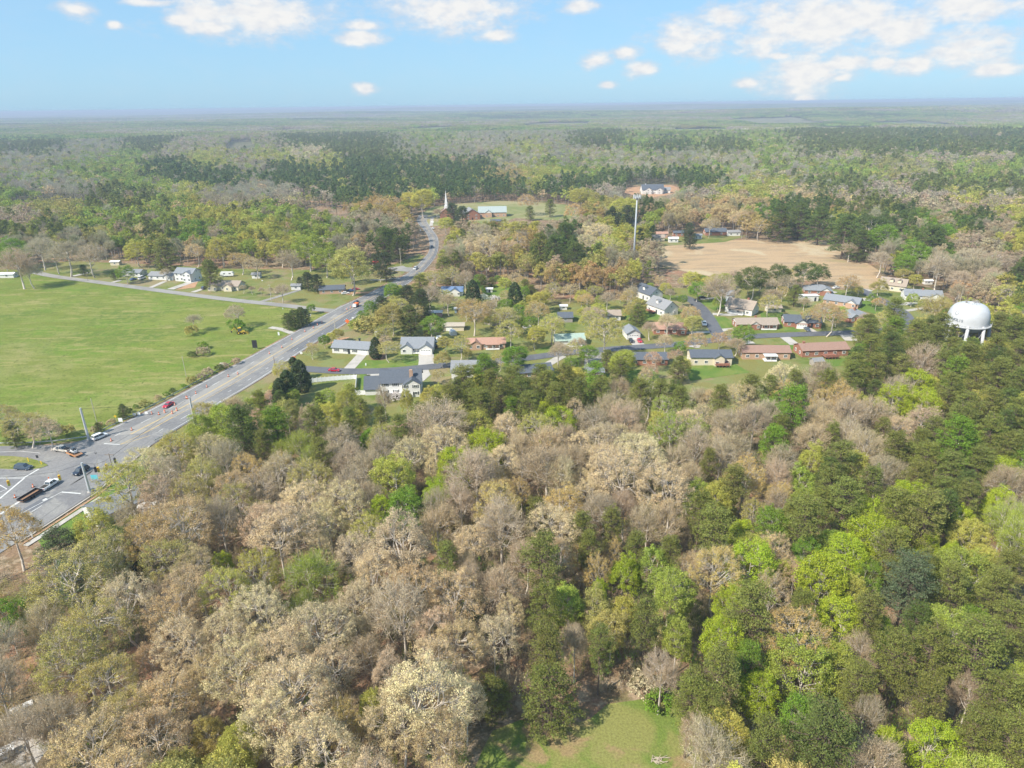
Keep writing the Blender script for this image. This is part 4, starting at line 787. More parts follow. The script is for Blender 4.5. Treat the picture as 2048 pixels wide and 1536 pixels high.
# a small round crest above the word
for rr_, a_ in ((0, 0),):
    for i in range(10):
        t = 2 * math.pi * i / 10; aa = view_a - .62 + .10 * math.cos(t); z_ = zt + .9 + .8 * math.sin(t); r1 = np.interp(z_ - (zt - 2.4), [q[1] for q in prof], [q[0] for q in prof]) + .05
        t2 = t + .5; ab = view_a - .62 + .10 * math.cos(t2); zb_ = zt + .9 + .8 * math.sin(t2); r2 = np.interp(zb_ - (zt - 2.4), [q[1] for q in prof], [q[0] for q in prof]) + .05
        bm.tube((r1 * math.cos(aa), r1 * math.sin(aa), z_), (r2 * math.cos(ab), r2 * math.sin(ab), zb_), .07, n=4)
bm.build('lettering', mlet, tank)
BLOCK.append((p.x, p.y, 9.5)); TOWER_XY = (p.x, p.y)
STEEL = mat('galvanised_steel', (0.52, 0.54, 0.56), 0.5, 0.08, 1, metal=0.2)
p = G(1266, 545); ct = empty('cell_tower', p, 0, 'very tall slim grey cell tower rising above the trees', 'cell tower'); BLOCK.append((p.x, p.y, 4))
m_ = MB(); m_.tube((0, 0, 0), (0, 0, 46.5), .72, .38, 12); m_.build('mast', mat('mast_steel', (0.40, 0.43, 0.46), 0.5, .1, .5), ct, smooth=True)
pl = MB(); pl.lathe([(.6, 46.3), (1.9, 46.5), (1.9, 46.7), (.4, 46.7)], 16); pl.build('platform', STEEL, ct)
for i in range(9):
    a = 2 * math.pi * i / 9; an = MB(); an.box((2.3 * math.cos(a), 2.3 * math.sin(a), 47.0), (.28, .45, 2.4), rz=a); an.tube((1.5*math.cos(a), 1.5*math.sin(a), 46.6), (2.2*math.cos(a), 2.2*math.sin(a), 46.8), .05, n=4); an.build('antenna_panel', mat('antenna_grey', (0.5, 0.5, 0.5), .6), ct)
# ------------------------------------------------------------------ vehicles
TYRE = mat('tyre', (0.02, 0.02, 0.02), 0.9); RIM = mat('rim', (0.5, 0.5, 0.52), 0.35, metal=0.6); LAMP = mat('lamp_glass', (0.75, 0.75, 0.72), 0.2); TAIL = mat('tail_lamp', (0.4, 0.02, 0.02), 0.3)
PAINT = {'red': (0.45, 0.01, 0.035), 'white': (0.78, 0.78, 0.78), 'dark': (0.025, 0.035, 0.06), 'silver': (0.45, 0.47, 0.49), 'blue': (0.05, 0.13, 0.30), 'tan': (0.60, 0.55, 0.48), 'black': (0.015, 0.016, 0.02), 'slate': (0.06, 0.09, 0.13)}
for k_, c_ in list(PAINT.items()): PAINT[k_] = mat('paint_' + k_, c_, 0.28, spec=0.6)
ROADH = 0.165
def vehicle(kind, colr, u, v, u2, v2, label, on=ROADH, group=None):
    a, b = G(u, v), G(u2, v2); rz = math.atan2(b.y - a.y, b.x - a.x)
    nm = {'car': 'car', 'suv': 'suv', 'pickup': 'pickup_truck', 'van': 'van'}[kind]; r = empty(nm, (a.x, a.y, on), rz, label, nm.replace('_', ' ').replace('suv', 'SUV'), group); pm = PAINT[colr]
    L, W = {'car': (4.6, 1.8), 'suv': (4.8, 1.95), 'pickup': (5.9, 2.05), 'van': (5.4, 2.1)}[kind]; h1, h2 = {'car': (.82, 1.42), 'suv': (1.0, 1.75), 'pickup': (1.08, 1.85), 'van': (1.1, 2.1)}[kind]
    side = {'car': [(-2.3,.35),(-2.3,.85),(-1.6,.93),(1.05,.9),(2.0,.78),(2.3,.6),(2.28,.3)], 'suv': [(-2.4,.4),(-2.4,1.02),(-1.9,1.08),(1.2,1.05),(2.25,.95),(2.4,.7),(2.38,.35)],
            'pickup': [(-2.95,.5),(-2.95,1.12),(-.75,1.12),(-.7,1.12),(1.5,1.12),(2.8,1.05),(2.95,.75),(2.92,.45)], 'van': [(-2.7,.4),(-2.7,1.2),(1.6,1.15),(2.5,1.0),(2.7,.7),(2.68,.35)]}[kind]
    bd = MB(); n = len(side)
    for yy in (0,): 
        pts = []
        for y_, inn in ((-W/2, .0), (-W/2 + .12, .1), (W/2 - .12, .1), (W/2, .0)):
            for x, z in side: pts.append((x * (1 - .0), y_, z - (.0 if inn else .05 * (z > .5))))
        fs = []
        for s_ in range(3):
            for i in range(n): j = (i + 1) % n; fs.append((s_*n + i, s_*n + j, (s_+1)*n + j, (s_+1)*n + i))
        fs += [tuple(range(n)), tuple(range(4*n - 1, 3*n - 1, -1))]; bd.poly(pts, fs)
    bo = bd.build('body', pm, r)
    cab = {'car': (-1.75, -1.05, .45, 1.15), 'suv': (-2.25, -2.0, .7, 1.35), 'pickup': (-.75, -.5, 1.1, 1.75), 'van': (-2.6, -2.5, 1.0, 1.8)}[kind]; zb = h1 + .04
    w0, w1 = W/2 - .08, W/2 - .3; gl = MB(); gl.poly([(cab[0],-w0,zb),(cab[3],-w0,zb),(cab[3],w0,zb),(cab[0],w0,zb),(cab[1],-w1,h2-.05),(cab[2],-w1,h2-.05),(cab[2],w1,h2-.05),(cab[1],w1,h2-.05)],[(0,1,5,4),(1,2,6,5),(2,3,7,6),(3,0,4,7)]); gl.build('windows', GLASS, r)
    rf_ = MB(); rf_.box(((cab[1]+cab[2])/2,0,h2-.02),(cab[2]-cab[1]+.1,2*w1+.06,.08), taper=.94)
    for xx, xt in ((cab[0], cab[1]), (cab[3], cab[2]), ((cab[0]+cab[3])/2, (cab[1]+cab[2])/2)):
        for s_ in (-1, 1): rf_.tube((xx, s_*w0, zb - .03), (xt, s_*w1, h2 - .05), .05, n=4)
    rf_.build('roof', pm, r)
    for sx in (-1, 1):
        for sy in (-1, 1):
            wh = MB(); cx_ = sx * L * .31; wh.tube((cx_, sy*(W/2 - .22), .34), (cx_, sy*(W/2 + .01), .34), .35, n=14); wo_ = wh.build('wheel', TYRE, r); ri = MB(); ri.tube((cx_, sy*(W/2 + .0), .34), (cx_, sy*(W/2 + .03), .34), .2, n=10); ri.build('rim', RIM, wo_)
    for sy in (-1, 1):
        hl_ = MB(); hl_.box((L/2 - .05, sy*(W/2 - .3), h1 * .72), (.12, .4, .16)); hl_.build('headlight', LAMP, r); tl = MB(); tl.box((-L/2 + .02, sy*(W/2 - .22), h1 * .85), (.1, .3, .2)); tl.build('tail_light', TAIL, r)
    if kind == 'pickup':
        bdm = MB(); bdm.box((-1.85, 0, 1.135), (1.95, W - .35, .02)); bdm.build('truck_bed', mat('bed_liner', (0.05, 0.045, 0.04), 0.9), r)
    return r
vehicle('car','red',337,813,318,825,'red car coming down the highway beside the traffic cones')
vehicle('suv','white',200,877,224,867,'white SUV turning onto the highway at the junction')
vehicle('pickup','tan',126,903,100,899,'pale pickup truck towing an orange trailer through the junction')
vehicle('suv','slate',48,939,76,940,'dark SUV waiting beside the grass traffic island')
vehicle('suv','dark',163,946,151,953,'black SUV crossing the junction next to the leaning steel pole')
vehicle('pickup','white',101,974,126,958,'white pickup truck towing a long dark trailer')
vehicle('car','red',669,743,700,744,'red car driving along the neighbourhood street')
vehicle('car','dark',712,607,706,611,'dark car on the highway behind the orange works truck')
vehicle('suv','silver',831,539,818,548,'silver SUV where the highway starts to bend')
vehicle('car','dark',864,495,862,505,'dark car in the middle of the highway bend')
vehicle('car','white',866,458,862,455,'white car leaving the church junction')
vehicle('car','white',691,588,710,586,'white car parked beside the low dark roofed house',on=.03)
vehicle('car','blue',703,583,720,581,'blue car parked on bare earth by the low dark roofed house',on=.03)
vehicle('car','red',711,580,728,578,'red car parked furthest right by the low dark roofed house',on=.03)
vehicle('car','black',1262,684,1266,692,'black car parked outside the narrow garage house',on=.16)
vehicle('car','red',1279,684,1283,691,'dark red car parked outside the narrow garage house',on=.16)
vehicle('pickup','white',1408,650,1411,660,'white pickup truck parked at the kerb of the side street')
vehicle('car','black',1404,597,1425,596,'black car parked at the head of the side street')
vehicle('car','slate',1614,661,1622,667,'slate blue car in front of the dark roofed double garage',on=.16)
vehicle('suv','black',1822,604,1834,602,'black SUV outside the wide white house',on=.16)
vehicle('suv','silver',1848,604,1860,601,'silver SUV outside the wide white house',on=.16)
vehicle('car','white',1672,577,1684,575,'white car beside the orange tree near the dry field',on=.03)
vehicle('suv','slate',410,578,424,573,'dark SUV outside the two gabled house on the farm lane',on=.16)
vehicle('car','blue',267,560,282,556,'blue car on the grass by the farm lane',on=.03)
vehicle('van','white',284,558,300,552,'white van parked left of the long white ranch house',on=.03)
vehicle('van','dark',749,767,750,760,'dark van at the foot of the driveway by the large white house',on=.16)
vehicle('car','dark',1000,455,1010,455,'dark car parked below the church hall',on=.03)
vehicle('car','red',1188,747,1188,740,'red car on the wide grey driveway',on=.16)
def trailer(u, v, u2, v2, L, W, col_, label, flat=False):
    a, b = G(u, v), G(u2, v2); r = empty('trailer', (a.x, a.y, ROADH), math.atan2(b.y - a.y, b.x - a.x), label, 'trailer'); bd = MB(); bd.box((0, 0, .62), (L, W, .12)); bd.tube((L/2, 0, .55), (L/2 + 1.5, 0, .5), .07, n=5)
    bd.build('deck', mat('trailer_planks', (0.30, 0.17, 0.10), 0.9, .2, 2), r)
    if not flat:
        sd = MB(); sd.box((0, W/2 - .03, .95), (L, .06, .55)); sd.box((0, -W/2 + .03, .95), (L, .06, .55)); sd.box((-L/2 + .03, 0, .95), (.06, W - .14, .55)); sd.box((L/2 - .03, 0, .95), (.06, W - .14, .55)); sd.build('side_rail', col_, r)
    else:
        sd = MB(); sd.box((0, W/2 + .04, .66), (L, .08, .2)); sd.box((0, -W/2 - .04, .66), (L, .08, .2)); sd.build('side_rail', col_, r)
    for sx in (-.45, .45):
        for sy in (-1, 1): wh = MB(); wh.tube((sx - .2, sy*(W/2 + .02), .32), (sx - .2, sy*(W/2 + .2), .32), .32, n=12); wh.build('wheel', TYRE, r)
    return r
trailer(61, 996, 86, 981, 6.2, 2.1, mat('trailer_black', (0.03, 0.03, 0.035), 0.6), 'long black open trailer behind the white pickup truck')
trailer(150, 911, 124, 900, 5.4, 2.2, mat('trailer_orange', (0.62, 0.26, 0.08), 0.6), 'orange flat trailer carrying a small loader', flat=True)
YEL = mat('machine_yellow', (0.62, 0.42, 0.05), 0.5); ORG = mat('safety_orange', (0.78, 0.17, 0.04), 0.6)
a = G(150, 911); r = empty('skid_loader', (a.x, a.y, ROADH + .69), math.atan2(G(124,900).y - a.y, G(124,900).x - a.x), 'small white and dark skid loader riding on the orange trailer', 'loader')
b_ = MB(); b_.box((0,0,.75),(2.2,1.1,.7), taper=.9); b_.build('body', PAINT['white'], r); b_ = MB(); b_.box((-.1,0,1.5),(1.1,1.0,.8), taper=.85); b_.build('cab', GLASS, r)
b_ = MB(); b_.tube((-.9,.62,1.3),(1.3,.62,.5),.09,n=5); b_.tube((-.9,-.62,1.3),(1.3,-.62,.5),.09,n=5); b_.build('lift_arm', PAINT['white'], r); b_ = MB(); b_.poly([(1.3,-.8,.1),(1.3,.8,.1),(1.8,.8,.05),(1.8,-.8,.05),(1.3,-.8,.6),(1.3,.8,.6)],[(0,1,2,3),(0,4,5,1),(0,3,4),(1,5,2)]); b_.build('bucket', DARKT, r)
for sx in (-.65,.65):
    for sy in (-.62,.62): b_ = MB(); b_.tube((sx,sy-.12,.38),(sx,sy+.12,.38),.38,n=12); b_.build('wheel', TYRE, r)
a = G(482, 668); r = empty('backhoe', (a.x, a.y, .03), R_(10), 'yellow backhoe loader parked on the worn ground of the pasture', 'backhoe')
b_ = MB(); b_.box((0,0,1.2),(2.6,1.2,.8)); b_.box((1.2,0,1.3),(1.6,1.0,.8), taper=.85); b_.build('body', YEL, r); b_ = MB(); b_.box((-.3,0,2.3),(1.4,1.3,1.4), taper=.85); c_ = b_.build('cab', GLASS, r); b_ = MB(); b_.box((-.3,0,3.08),(1.5,1.4,.14)); b_.build('cab_roof', YEL, c_)
b_ = MB(); b_.tube((1.0,.6,1.5),(3.0,.6,.7),.11,n=5); b_.tube((1.0,-.6,1.5),(3.0,-.6,.7),.11,n=5); b_.build('front_arm', YEL, r)
b_ = MB(); b_.poly([(2.9,-1.1,.2),(2.9,1.1,.2),(3.8,1.1,.1),(3.8,-1.1,.1),(2.9,-1.1,1.1),(2.9,1.1,1.1)],[(0,1,2,3),(0,4,5,1),(0,3,4),(1,5,2)]); b_.build('front_bucket', YEL, r)
b_ = MB(); b_.tube((-1.3,0,1.2),(-2.6,0,3.3),.16,n=6); b_.tube((-2.6,0,3.3),(-4.0,0,1.9),.13,n=6); b_.build('digging_arm', YEL, r); b_ = MB(); b_.box((-4.1,0,1.5),(.6,.7,.8), taper=.6); b_.build('digging_bucket', DARKT, r)
for sx, rr in ((-.8,.8),(1.4,.55)):
    for sy in (-.85,.85): b_ = MB(); b_.tube((sx,sy-.2,rr),(sx,sy+.2,rr),rr,n=16); w_ = b_.build('wheel', TYRE, r); b_ = MB(); b_.tube((sx,sy-.22,rr),(sx,sy+.22,rr),rr*.5,n=12); b_.build('rim', YEL, w_)
# camper with dark vents on its roof
a = G(876, 694); r = empty('camper', (a.x, a.y + 3.4, .03), R_(88), 'white camper trailer with two dark roof vents beside the gabled house', 'camper'); b_ = MB(); b_.box((0,0,1.75),(8.0,2.5,2.5)); b_.build('body', PAINT['white'], r)
for sx in (-1.2, 1.2): b_ = MB(); b_.box((sx,0,3.06),(.9,.9,.12)); b_.build('roof_vent', DARKT, r)
b_ = MB(); b_.box((-4.05,0,1.9),(.08,1.9,1.3)); b_.build('window', GLASS, r); b_ = MB(); b_.box((-4.9,0,.7),(1.8,1.7,.7), taper=.8); b_.build('dark_front_block', DARKT, r)  # dark block stands in for the shaded front and a dark truck there
for sx in (-.5,.5):
    for sy in (-1.2,1.2): b_ = MB(); b_.tube((sx,sy-.1,.34),(sx,sy+.1,.34),.34,n=12); b_.build('wheel', TYRE, r)
a = G(455, 553); r = empty('camper', (a.x, a.y, .03), R_(5), 'white rounded camper in the yard behind the two gabled house', 'camper'); b_ = MB(); b_.prism([(-4,.6),(4,.6),(4.3,1.8),(3.6,3.0),(-3.6,3.1),(-4.2,2.0)],-1.2,1.2); b_.build('body', PAINT['white'], r); b_ = MB(); b_.box((-1.5,-1.22,2.1),(1.2,.05,.6)); b_.box((2,-1.22,2.1),(1.2,.05,.6)); b_.build('window', GLASS, r)
for sx in (-.5,.5): b_ = MB(); b_.tube((sx,-1.25,.34),(sx,-1.05,.34),.34,n=12); b_.build('wheel', TYRE, r)
a = G(805, 537); r = empty('petrol_canopy', (a.x - 18, a.y + 2, .1), 0, 'small red and white roadside canopy beside the highway turning', 'canopy'); b_ = MB(); b_.box((0,0,4),(5,4,.7)); b_.build('roof', ORG if False else mat('sign_red',(.6,.04,.04),.5), r)
for sx in (-1.9,1.9): b_ = MB(); b_.tube((sx,0,0),(sx,0,3.65),.14,n=8); b_.build('post', PAINT['white'], r)
# orange works truck behind the dark car
a = G(712, 614); r = empty('works_truck', (a.x, a.y, ROADH), math.atan2(G(706,618).y - a.y, G(706,618).x - a.x), 'small orange works truck on the highway between the cones', 'truck'); b_ = MB(); b_.box((-.6,0,1.3),(3.0,2.0,1.3)); b_.build('body', ORG, r); b_ = MB(); b_.box((1.5,0,1.2),(1.3,1.9,1.4), taper=.85); b_.build('cab', PAINT['white'], r)
for sx in (-1.2,1.3):
    for sy in (-.9,.9): b_ = MB(); b_.tube((sx,sy-.12,.4),(sx,sy+.12,.4),.4,n=12); b_.build('wheel', TYRE, r)
# ------------------------------------------------------------------ street furniture
def cone(first=[None]):
    if first[0] is None:
        r = empty('traffic_cone', (0,0,0), 0); b_ = MB(); b_.lathe([(.30,.06),(.19,.45),(.11,1.0),(.09,1.02)],10); b_.build('body', ORG, r); b_ = MB(); b_.box((0,0,.03),(.75,.75,.06)); b_.build('base', TYRE, r)
        b_ = MB(); b_.lathe([(.245,.36),(.205,.55)],10); b_.build('white_band', TRIM, r); first[0] = r; return r
    return copy_tree(first[0])
CONES = [(264,861),(223,883),(318,830),(350,811),(375,798),(392,788),(99,961),(67,975),(31,996),(304,829),(414,775),(373,797),(457,754),(476,749),(539,708),(564,696),(584,680),(627,657),(635,651),(644,647),(701,616),(694,620),(610,664)]
CWHERE = ['by the stop line of the junction','at the corner of the painted yellow lines','just left of the red highway car','just right of the red highway car','first one beyond the red highway car','second one beyond the red highway car','beside the roof of the white pickup truck','between the white pickup truck and the black trailer','left of the black trailer','beside the white roadside signs','third one beyond the red highway car','paired up beyond the red highway car','left of the wooden pole by the street corner','next to the wooden pole by the street corner',
 'abreast of the orange board','just beyond the orange board','abreast of the pasture track entrance','opposite the dark bushes of the pasture','opposite the dark bushes, middle of three','opposite the dark bushes, furthest of three','in front of the orange works truck','nearest to the orange works truck','abreast of the pasture track, further one']
for (u, v), wh_ in zip(CONES, CWHERE):
    r = cone(); a = G(u, v); r.location = (a.x, a.y, ROADH); r.scale = (1.0, 1.0, 1.0); tag(r, 'orange traffic cone ' + wh_, 'traffic cone', 'orange traffic cones along the highway works')
def barrel(first=[None]):
    if first[0] is None:
        r = empty('traffic_barrel', (0,0,0), 0); b_ = MB(); b_.lathe([(.32,0),(.30,.5),(.26,1.05),(.02,1.08)],12); b_.build('body', ORG, r); b_ = MB(); b_.lathe([(.315,.30),(.308,.45)],12); b_.lathe([(.295,.65),(.285,.8)],12); b_.build('white_band', TRIM, r); first[0] = r; return r
    return copy_tree(first[0])
for (u, v), wh_ in zip([(330,826),(354,822),(345,828)], ['nearest the red highway car','furthest right below the red highway car','in the middle of the three']):
    r = barrel(); a = G(u, v); r.location = (a.x, a.y, ROADH); tag(r, 'orange and white striped barrel ' + wh_, 'traffic barrel', 'striped barrels on the highway')
def pole(u, v, h, r0, r1, label, name='steel_pole', m=STEEL, arm=None, cap=True):
    a = G(u, v); r = empty(name, (a.x, a.y, 0), 0, label, name.replace('_', ' ')); b_ = MB(); b_.tube((0,0,0),(0,0,h),r0,r1,12); b_.build('shaft', m, r, smooth=False); 
    if name == 'steel_pole': b_ = MB(); b_.lathe([(r0+.25,0),(r0+.25,.35),(r0,.36)],12); b_.build('base', CONC, r)
    if arm: b_ = MB(); b_.box((0,0,h-.5),(arm,.14,.16)); b_.build('crossarm', m, r)
    return r
pole(178,880,11.5,.42,.30,'thick grey steel pole at the pasture corner of the junction'); pole(180,985,9.5,.40,.28,'thick grey steel pole between the black SUV and the pavement'); pole(391,853,11.0,.42,.28,'thick grey steel pole on the near verge of the highway')
WOODP = mat('pole_wood', (0.24, 0.19, 0.15), 0.9, .2, 1); WOODL = mat('pole_wood_pale', (0.5, 0.45, 0.36), 0.9, .2, 1)
pole(225,936,5,.14,.1,'short wooden pole with crossarm beyond the yellow signals','utility_pole',WOODP,2.6); pole(373,755,9,.13,.1,'thin pale wooden pole standing alone in the pasture','utility_pole',WOODL); pole(194,845,9,.13,.1,'thin pale wooden pole in the pasture behind the steel pole','utility_pole',WOODL)
pole(553,750,8,.15,.1,'dark wooden pole at the corner of the street and highway','utility_pole',WOODP); pole(671,664,7.5,.12,.1,'wooden pole with pale crossarm beside the highway','utility_pole',WOODL,3.2); pole(427,822,4,.12,.1,'low pole with pale crossarm above a yellow sign','utility_pole',WOODL,3.4)
pole(543,604,10,.14,.1,'pale utility pole beside the farm lane','utility_pole',WOODL,1.6); pole(802,532,12,.16,.12,'tall pale utility pole beside the highway turning','utility_pole',WOODL,2); pole(176,562,6,.12,.1,'utility pole beside the far end of the farm lane','utility_pole',WOODP)
def sign(u, v, wd, ht, h, m, label, name='road_sign', rot=0, legm=STEEL, letters=None, diamond=False):
    a = G(u, v); r = empty(name, (a.x, a.y, 0), R_(rot), label, name.replace('_', ' ')); b_ = MB()
    if diamond: b_.poly([(0,-.05,h-wd*.7),(wd*.7,-.05,h),(0,-.05,h+wd*.7),(-wd*.7,-.05,h),(0,0,h-wd*.7),(wd*.7,0,h),(0,0,h+wd*.7),(-wd*.7,0,h)],[(0,1,2,3),(7,6,5,4),(0,4,5,1),(1,5,6,2),(2,6,7,3),(3,7,4,0)])
    else: b_.box((0,-.06,h),(wd,.06,ht))
    b_.build('panel', m, r); b_ = MB()
    for sx in ((-wd*.3, wd*.3) if wd > 1.3 and not diamond else (0,)): b_.tube((sx,0,0),(sx,0,h+ht*.3),.05,n=5)
    b_.build('post', legm, r); return r
SY = mat('sign_yellow', (0.70, 0.48, 0.04), 0.5); SW = mat('sign_white', (0.78, 0.78, 0.78), 0.5); SK = mat('sign_dark', (0.03, 0.03, 0.035), 0.5); STL = mat('sign_teal', (0.12, 0.50, 0.58), 0.5)
sign(588,722,1.6,1.6,1.3,ORG,'orange works board on the verge at the street corner','works_sign'); sign(695,648,1.7,1.0,1.5,ORG,'orange diamond works sign leaning beside the highway','works_sign',diamond=True); sign(422,824,.8,.8,1.3,SY,'yellow diamond warning sign beneath the low crossarm pole',diamond=True)
sign(603,710,1,1,1.0,SW,'white square sign just right of the orange works board'); sign(706,640,.9,.8,1.2,SW,'white sign just beyond the orange diamond')
for (u_, v_, lb_) in ((270,834,'left of three white boards in the roadside brush'),(279,833,'middle of three white boards in the roadside brush'),(294,831,'right of three white boards in the roadside brush')): sign(u_, v_, 1.1, 1.0, 1.2, SW, lb_, group=None) if False else sign(u_, v_, 1.0, .9, 1.1, SW, lb_)
sign(243,848,1.4,1.4,1.6,SW,'grey white board leaning in the brush under the small pine'); sign(233,843,.8,.8,2.0,SY,'yellow warning sign beside the small pine',diamond=True); sign(511,699,2.2,3.6,2.6,SK,'tall black board facing away beside the highway'); sign(447,733,2.6,1.0,1.2,SW,'low white sign in the pasture by the guardrail')
sign(558,672,.8,1.6,1.2,SW,'white utility box sign beside the pasture track'); sign(620,636,1.4,1.2,1.6,SW,'white square sign in front of the dark bushes'); sign(608,644,.9,.8,1.1,SW,'small white sign below the dark bushes'); sign(192,966,1.9,1.4,2.0,STL,'teal blue street sign right of the leaning steel pole')
sign(732,733,.5,1.0,1.0,SW,'white letterbox post beside the street','letterbox'); sign(79,928,.7,.9,2.6,SK,'black backed signal on a post at the tip of the island','signal'); sign(58,925,.3,1.6,1.0,SY,'thin yellow marker on the grass island','marker'); sign(84,930,.3,1.2,.8,SY,'short yellow marker at the tip of the island','marker')
sign(525,565,.8,.5,1.3,SW,'white roadside box on the lawn by the farm lane','letterbox'); sign(566,620,.4,.4,1,SW,'white marker post beside the farm lane','marker'); sign(841,465,1.2,1.0,2,SW,'white sign on the church corner'); sign(865,448,2.4,1.4,2,SW,'white church notice board by the path')
# traffic signals on span wires
WIRE = mat('wire', (0.05, 0.05, 0.05), 0.6)
def signal(u, v, z, back, label):
    a = G(u, v, z); r = empty('traffic_signal', a, R_(20), label, 'traffic signal', 'traffic signals hanging over the junction'); b_ = MB(); b_.box((0,0,0),(.42,.4,1.15)); b_.tube((0,0,.55),(0,0,1.4),.03,n=4); b_.build('housing', SK if back else SY, r)
    for i, c_ in enumerate(((.25,.02,.02),(.3,.2,.02),(.02,.2,.08))): b_ = MB(); b_.tube((0,-.2 if not back else .2,.36-.36*i),(0,-.27 if not back else .27,.36-.36*i),.13,n=10); b_.build('lamp', mat('signal_lamp%d' % i, c_, .4), r)
    return r
sg = [(197,939,False,'yellow traffic signal right of the leaning steel pole'),(191,939,True,'dark backed traffic signal beside the yellow one'),(213,933,False,'yellow traffic signal nearest the far wooden pole'),(230,921,True,'dark backed traffic signal furthest right'),(119,955,False,'yellow traffic signal above the white pickup truck'),(17,966,False,'yellow traffic signal at the left edge')]
tops = []
for u, v, bk, lb_ in sg: s_ = signal(u, v, 6.2, bk, lb_); s_.scale = (1.35, 1.35, 1.35); tops.append(s_.location + Vector((0,0,1.8)))
def wire(name, pts, label):
    b_ = MB(); P = [Vector(p) for p in pts]
    for a_, c_ in zip(P, P[1:]): b_.tube(a_, c_, .035, n=4, caps=False)
    o = b_.build(name, WIRE); tag(o, label, 'cable'); return o
pA = G(180,985); pA.z = 9.3; pC = G(391,853); pC.z = 10.7; pB = G(178,880); pB.z = 11.2
wire('span_wire', [pA, tops[1], tops[0], tops[2], tops[3], pC], 'dark span wire carrying the signals towards the far steel pole'); wire('span_wire', [pA, tops[4], tops[5], tops[5] + Vector((-20,-3,2))], 'dark span wire carrying the signals towards the left'); wire('span_wire', [pB, (pB+pC)/2 - Vector((0,0,1)), pC], 'dark span wire across the highway between two steel poles')
# guardrails, white fence, utility lines
def rail(pts, label, m=STEEL, name='guardrail', h=.75, sp=4):
    P = [G(u, v) for u, v in pts]; P = smooth_line(P, 1); n = max(3, int(sum((b - a).length for a, b in zip(P, P[1:])) / sp)); P = resample(P, n); r = empty(name, P[0], 0, label, 'guardrail'); b_ = MB(); q = MB(); o = P[0]
    for a_, c_ in zip(P, P[1:]):
        d = (c_ - a_); L = d.length; mid = (a_ + c_) / 2 - o; b_.box((mid.x, mid.y, h), (L, .08, .32), rz=math.atan2(d.y, d.x))
    b_.build('rail', m, r)
    for a_ in P: q = MB(); q.box(((a_ - o).x, (a_ - o).y + .12, h / 2), (.14, .14, h)); q.build('post', WOODP, r)
rail([(-120,893),(0,890),(60,889),(110,886),(150,880),(174,877)], 'long grey guardrail curving along the left arm of the junction'); rail([(186,873),(300,817),(400,763),(476,721)], 'long greenish guardrail along the pasture side of the highway', mat('weathered_rail', (0.30, 0.36, 0.32), .6)); rail([(353,864),(330,874),(310,884)], 'short guardrail at the near corner of the highway')
VINYL = mat('vinyl_white', (0.80, 0.80, 0.80), 0.45)
FP = [G(u, v) for u, v in ((594,781),(600,773),(622,766),(650,763),(714,758),(711,790),(735,790),(762,788))]; r = empty('vinyl_fence', FP[0], 0, 'long white panel fence bending round the lawn below the street', 'fence')
FR = resample(FP, 34)
for i, (a_, c_) in enumerate(zip(FR, FR[1:])):
    d = c_ - a_; b_ = MB(); mid = (a_ + c_) / 2 - FP[0]; b_.box((mid.x, mid.y, 1.0), (d.length - .1, .06, 1.7), rz=math.atan2(d.y, d.x)); b_.build('panel', VINYL, r); b_ = MB(); q_ = a_ - FP[0]; b_.box((q_.x, q_.y, 1.0), (.16, .16, 2.0)); b_.box((q_.x, q_.y, 2.04), (.22, .22, .08)); b_.build('post', VINYL, r)
def fence(pts, h, m, label, sp=2.5):
    P = resample([G(u, v) for u, v in pts], 14); r = empty('wooden_fence', P[0], 0, label, 'fence')
    b_ = MB()
    for a_, c_ in zip(P, P[1:]): d = c_ - a_; mid = (a_ + c_) / 2 - P[0]; b_.box((mid.x, mid.y, h/2), (d.length, .06, h), rz=math.atan2(d.y, d.x))
    b_.build('panel', m, r)
    for a_ in P: b_ = MB(); q_ = a_ - P[0]; b_.box((q_.x, q_.y, h/2 + .05), (.14, .14, h + .1)); b_.build('post', m, r)
fence([(1247,614),(1270,611),(1300,608)], 1.6, WOODP, 'dark wooden fence beside the white cape houses'); fence([(968,648),(990,652),(1040,650)], 1.4, GREYW, 'weathered grey fence below the pale budding tree')
# felled branches in the clearing, log
lgm = mat('bleached_wood', (0.40, 0.34, 0.26), .9)
a = G(1312, 1520); r = MB(); [r.tube((random.uniform(-1,1), random.uniform(-.6,.6), .1), (random.uniform(-2.6,2.6), random.uniform(-1.2,1.2), random.uniform(.2,.6)), .09, .03, 5) for _ in range(14)]; o = r.build('felled_branches', lgm, loc=(a.x, a.y, .03)); tag(o, 'pale bleached branches lying in the grass clearing', 'dead branches')
a = G(66, 1076); r = empty('post', (a.x, a.y, 0), 0, 'white forked post beside the pavement at the lower left', 'post'); b_ = MB(); b_.tube((0,0,0),(0,0,3.4),.16,.12,8); b_.build('shaft', PAINT['white'], r); b_ = MB(); b_.tube((0,0,2.6),(-.9,0,3.6),.08,n=5); b_.tube((0,0,2.6),(.7,0,2.2),.08,n=5); b_.build('arm', PAINT['white'], r)
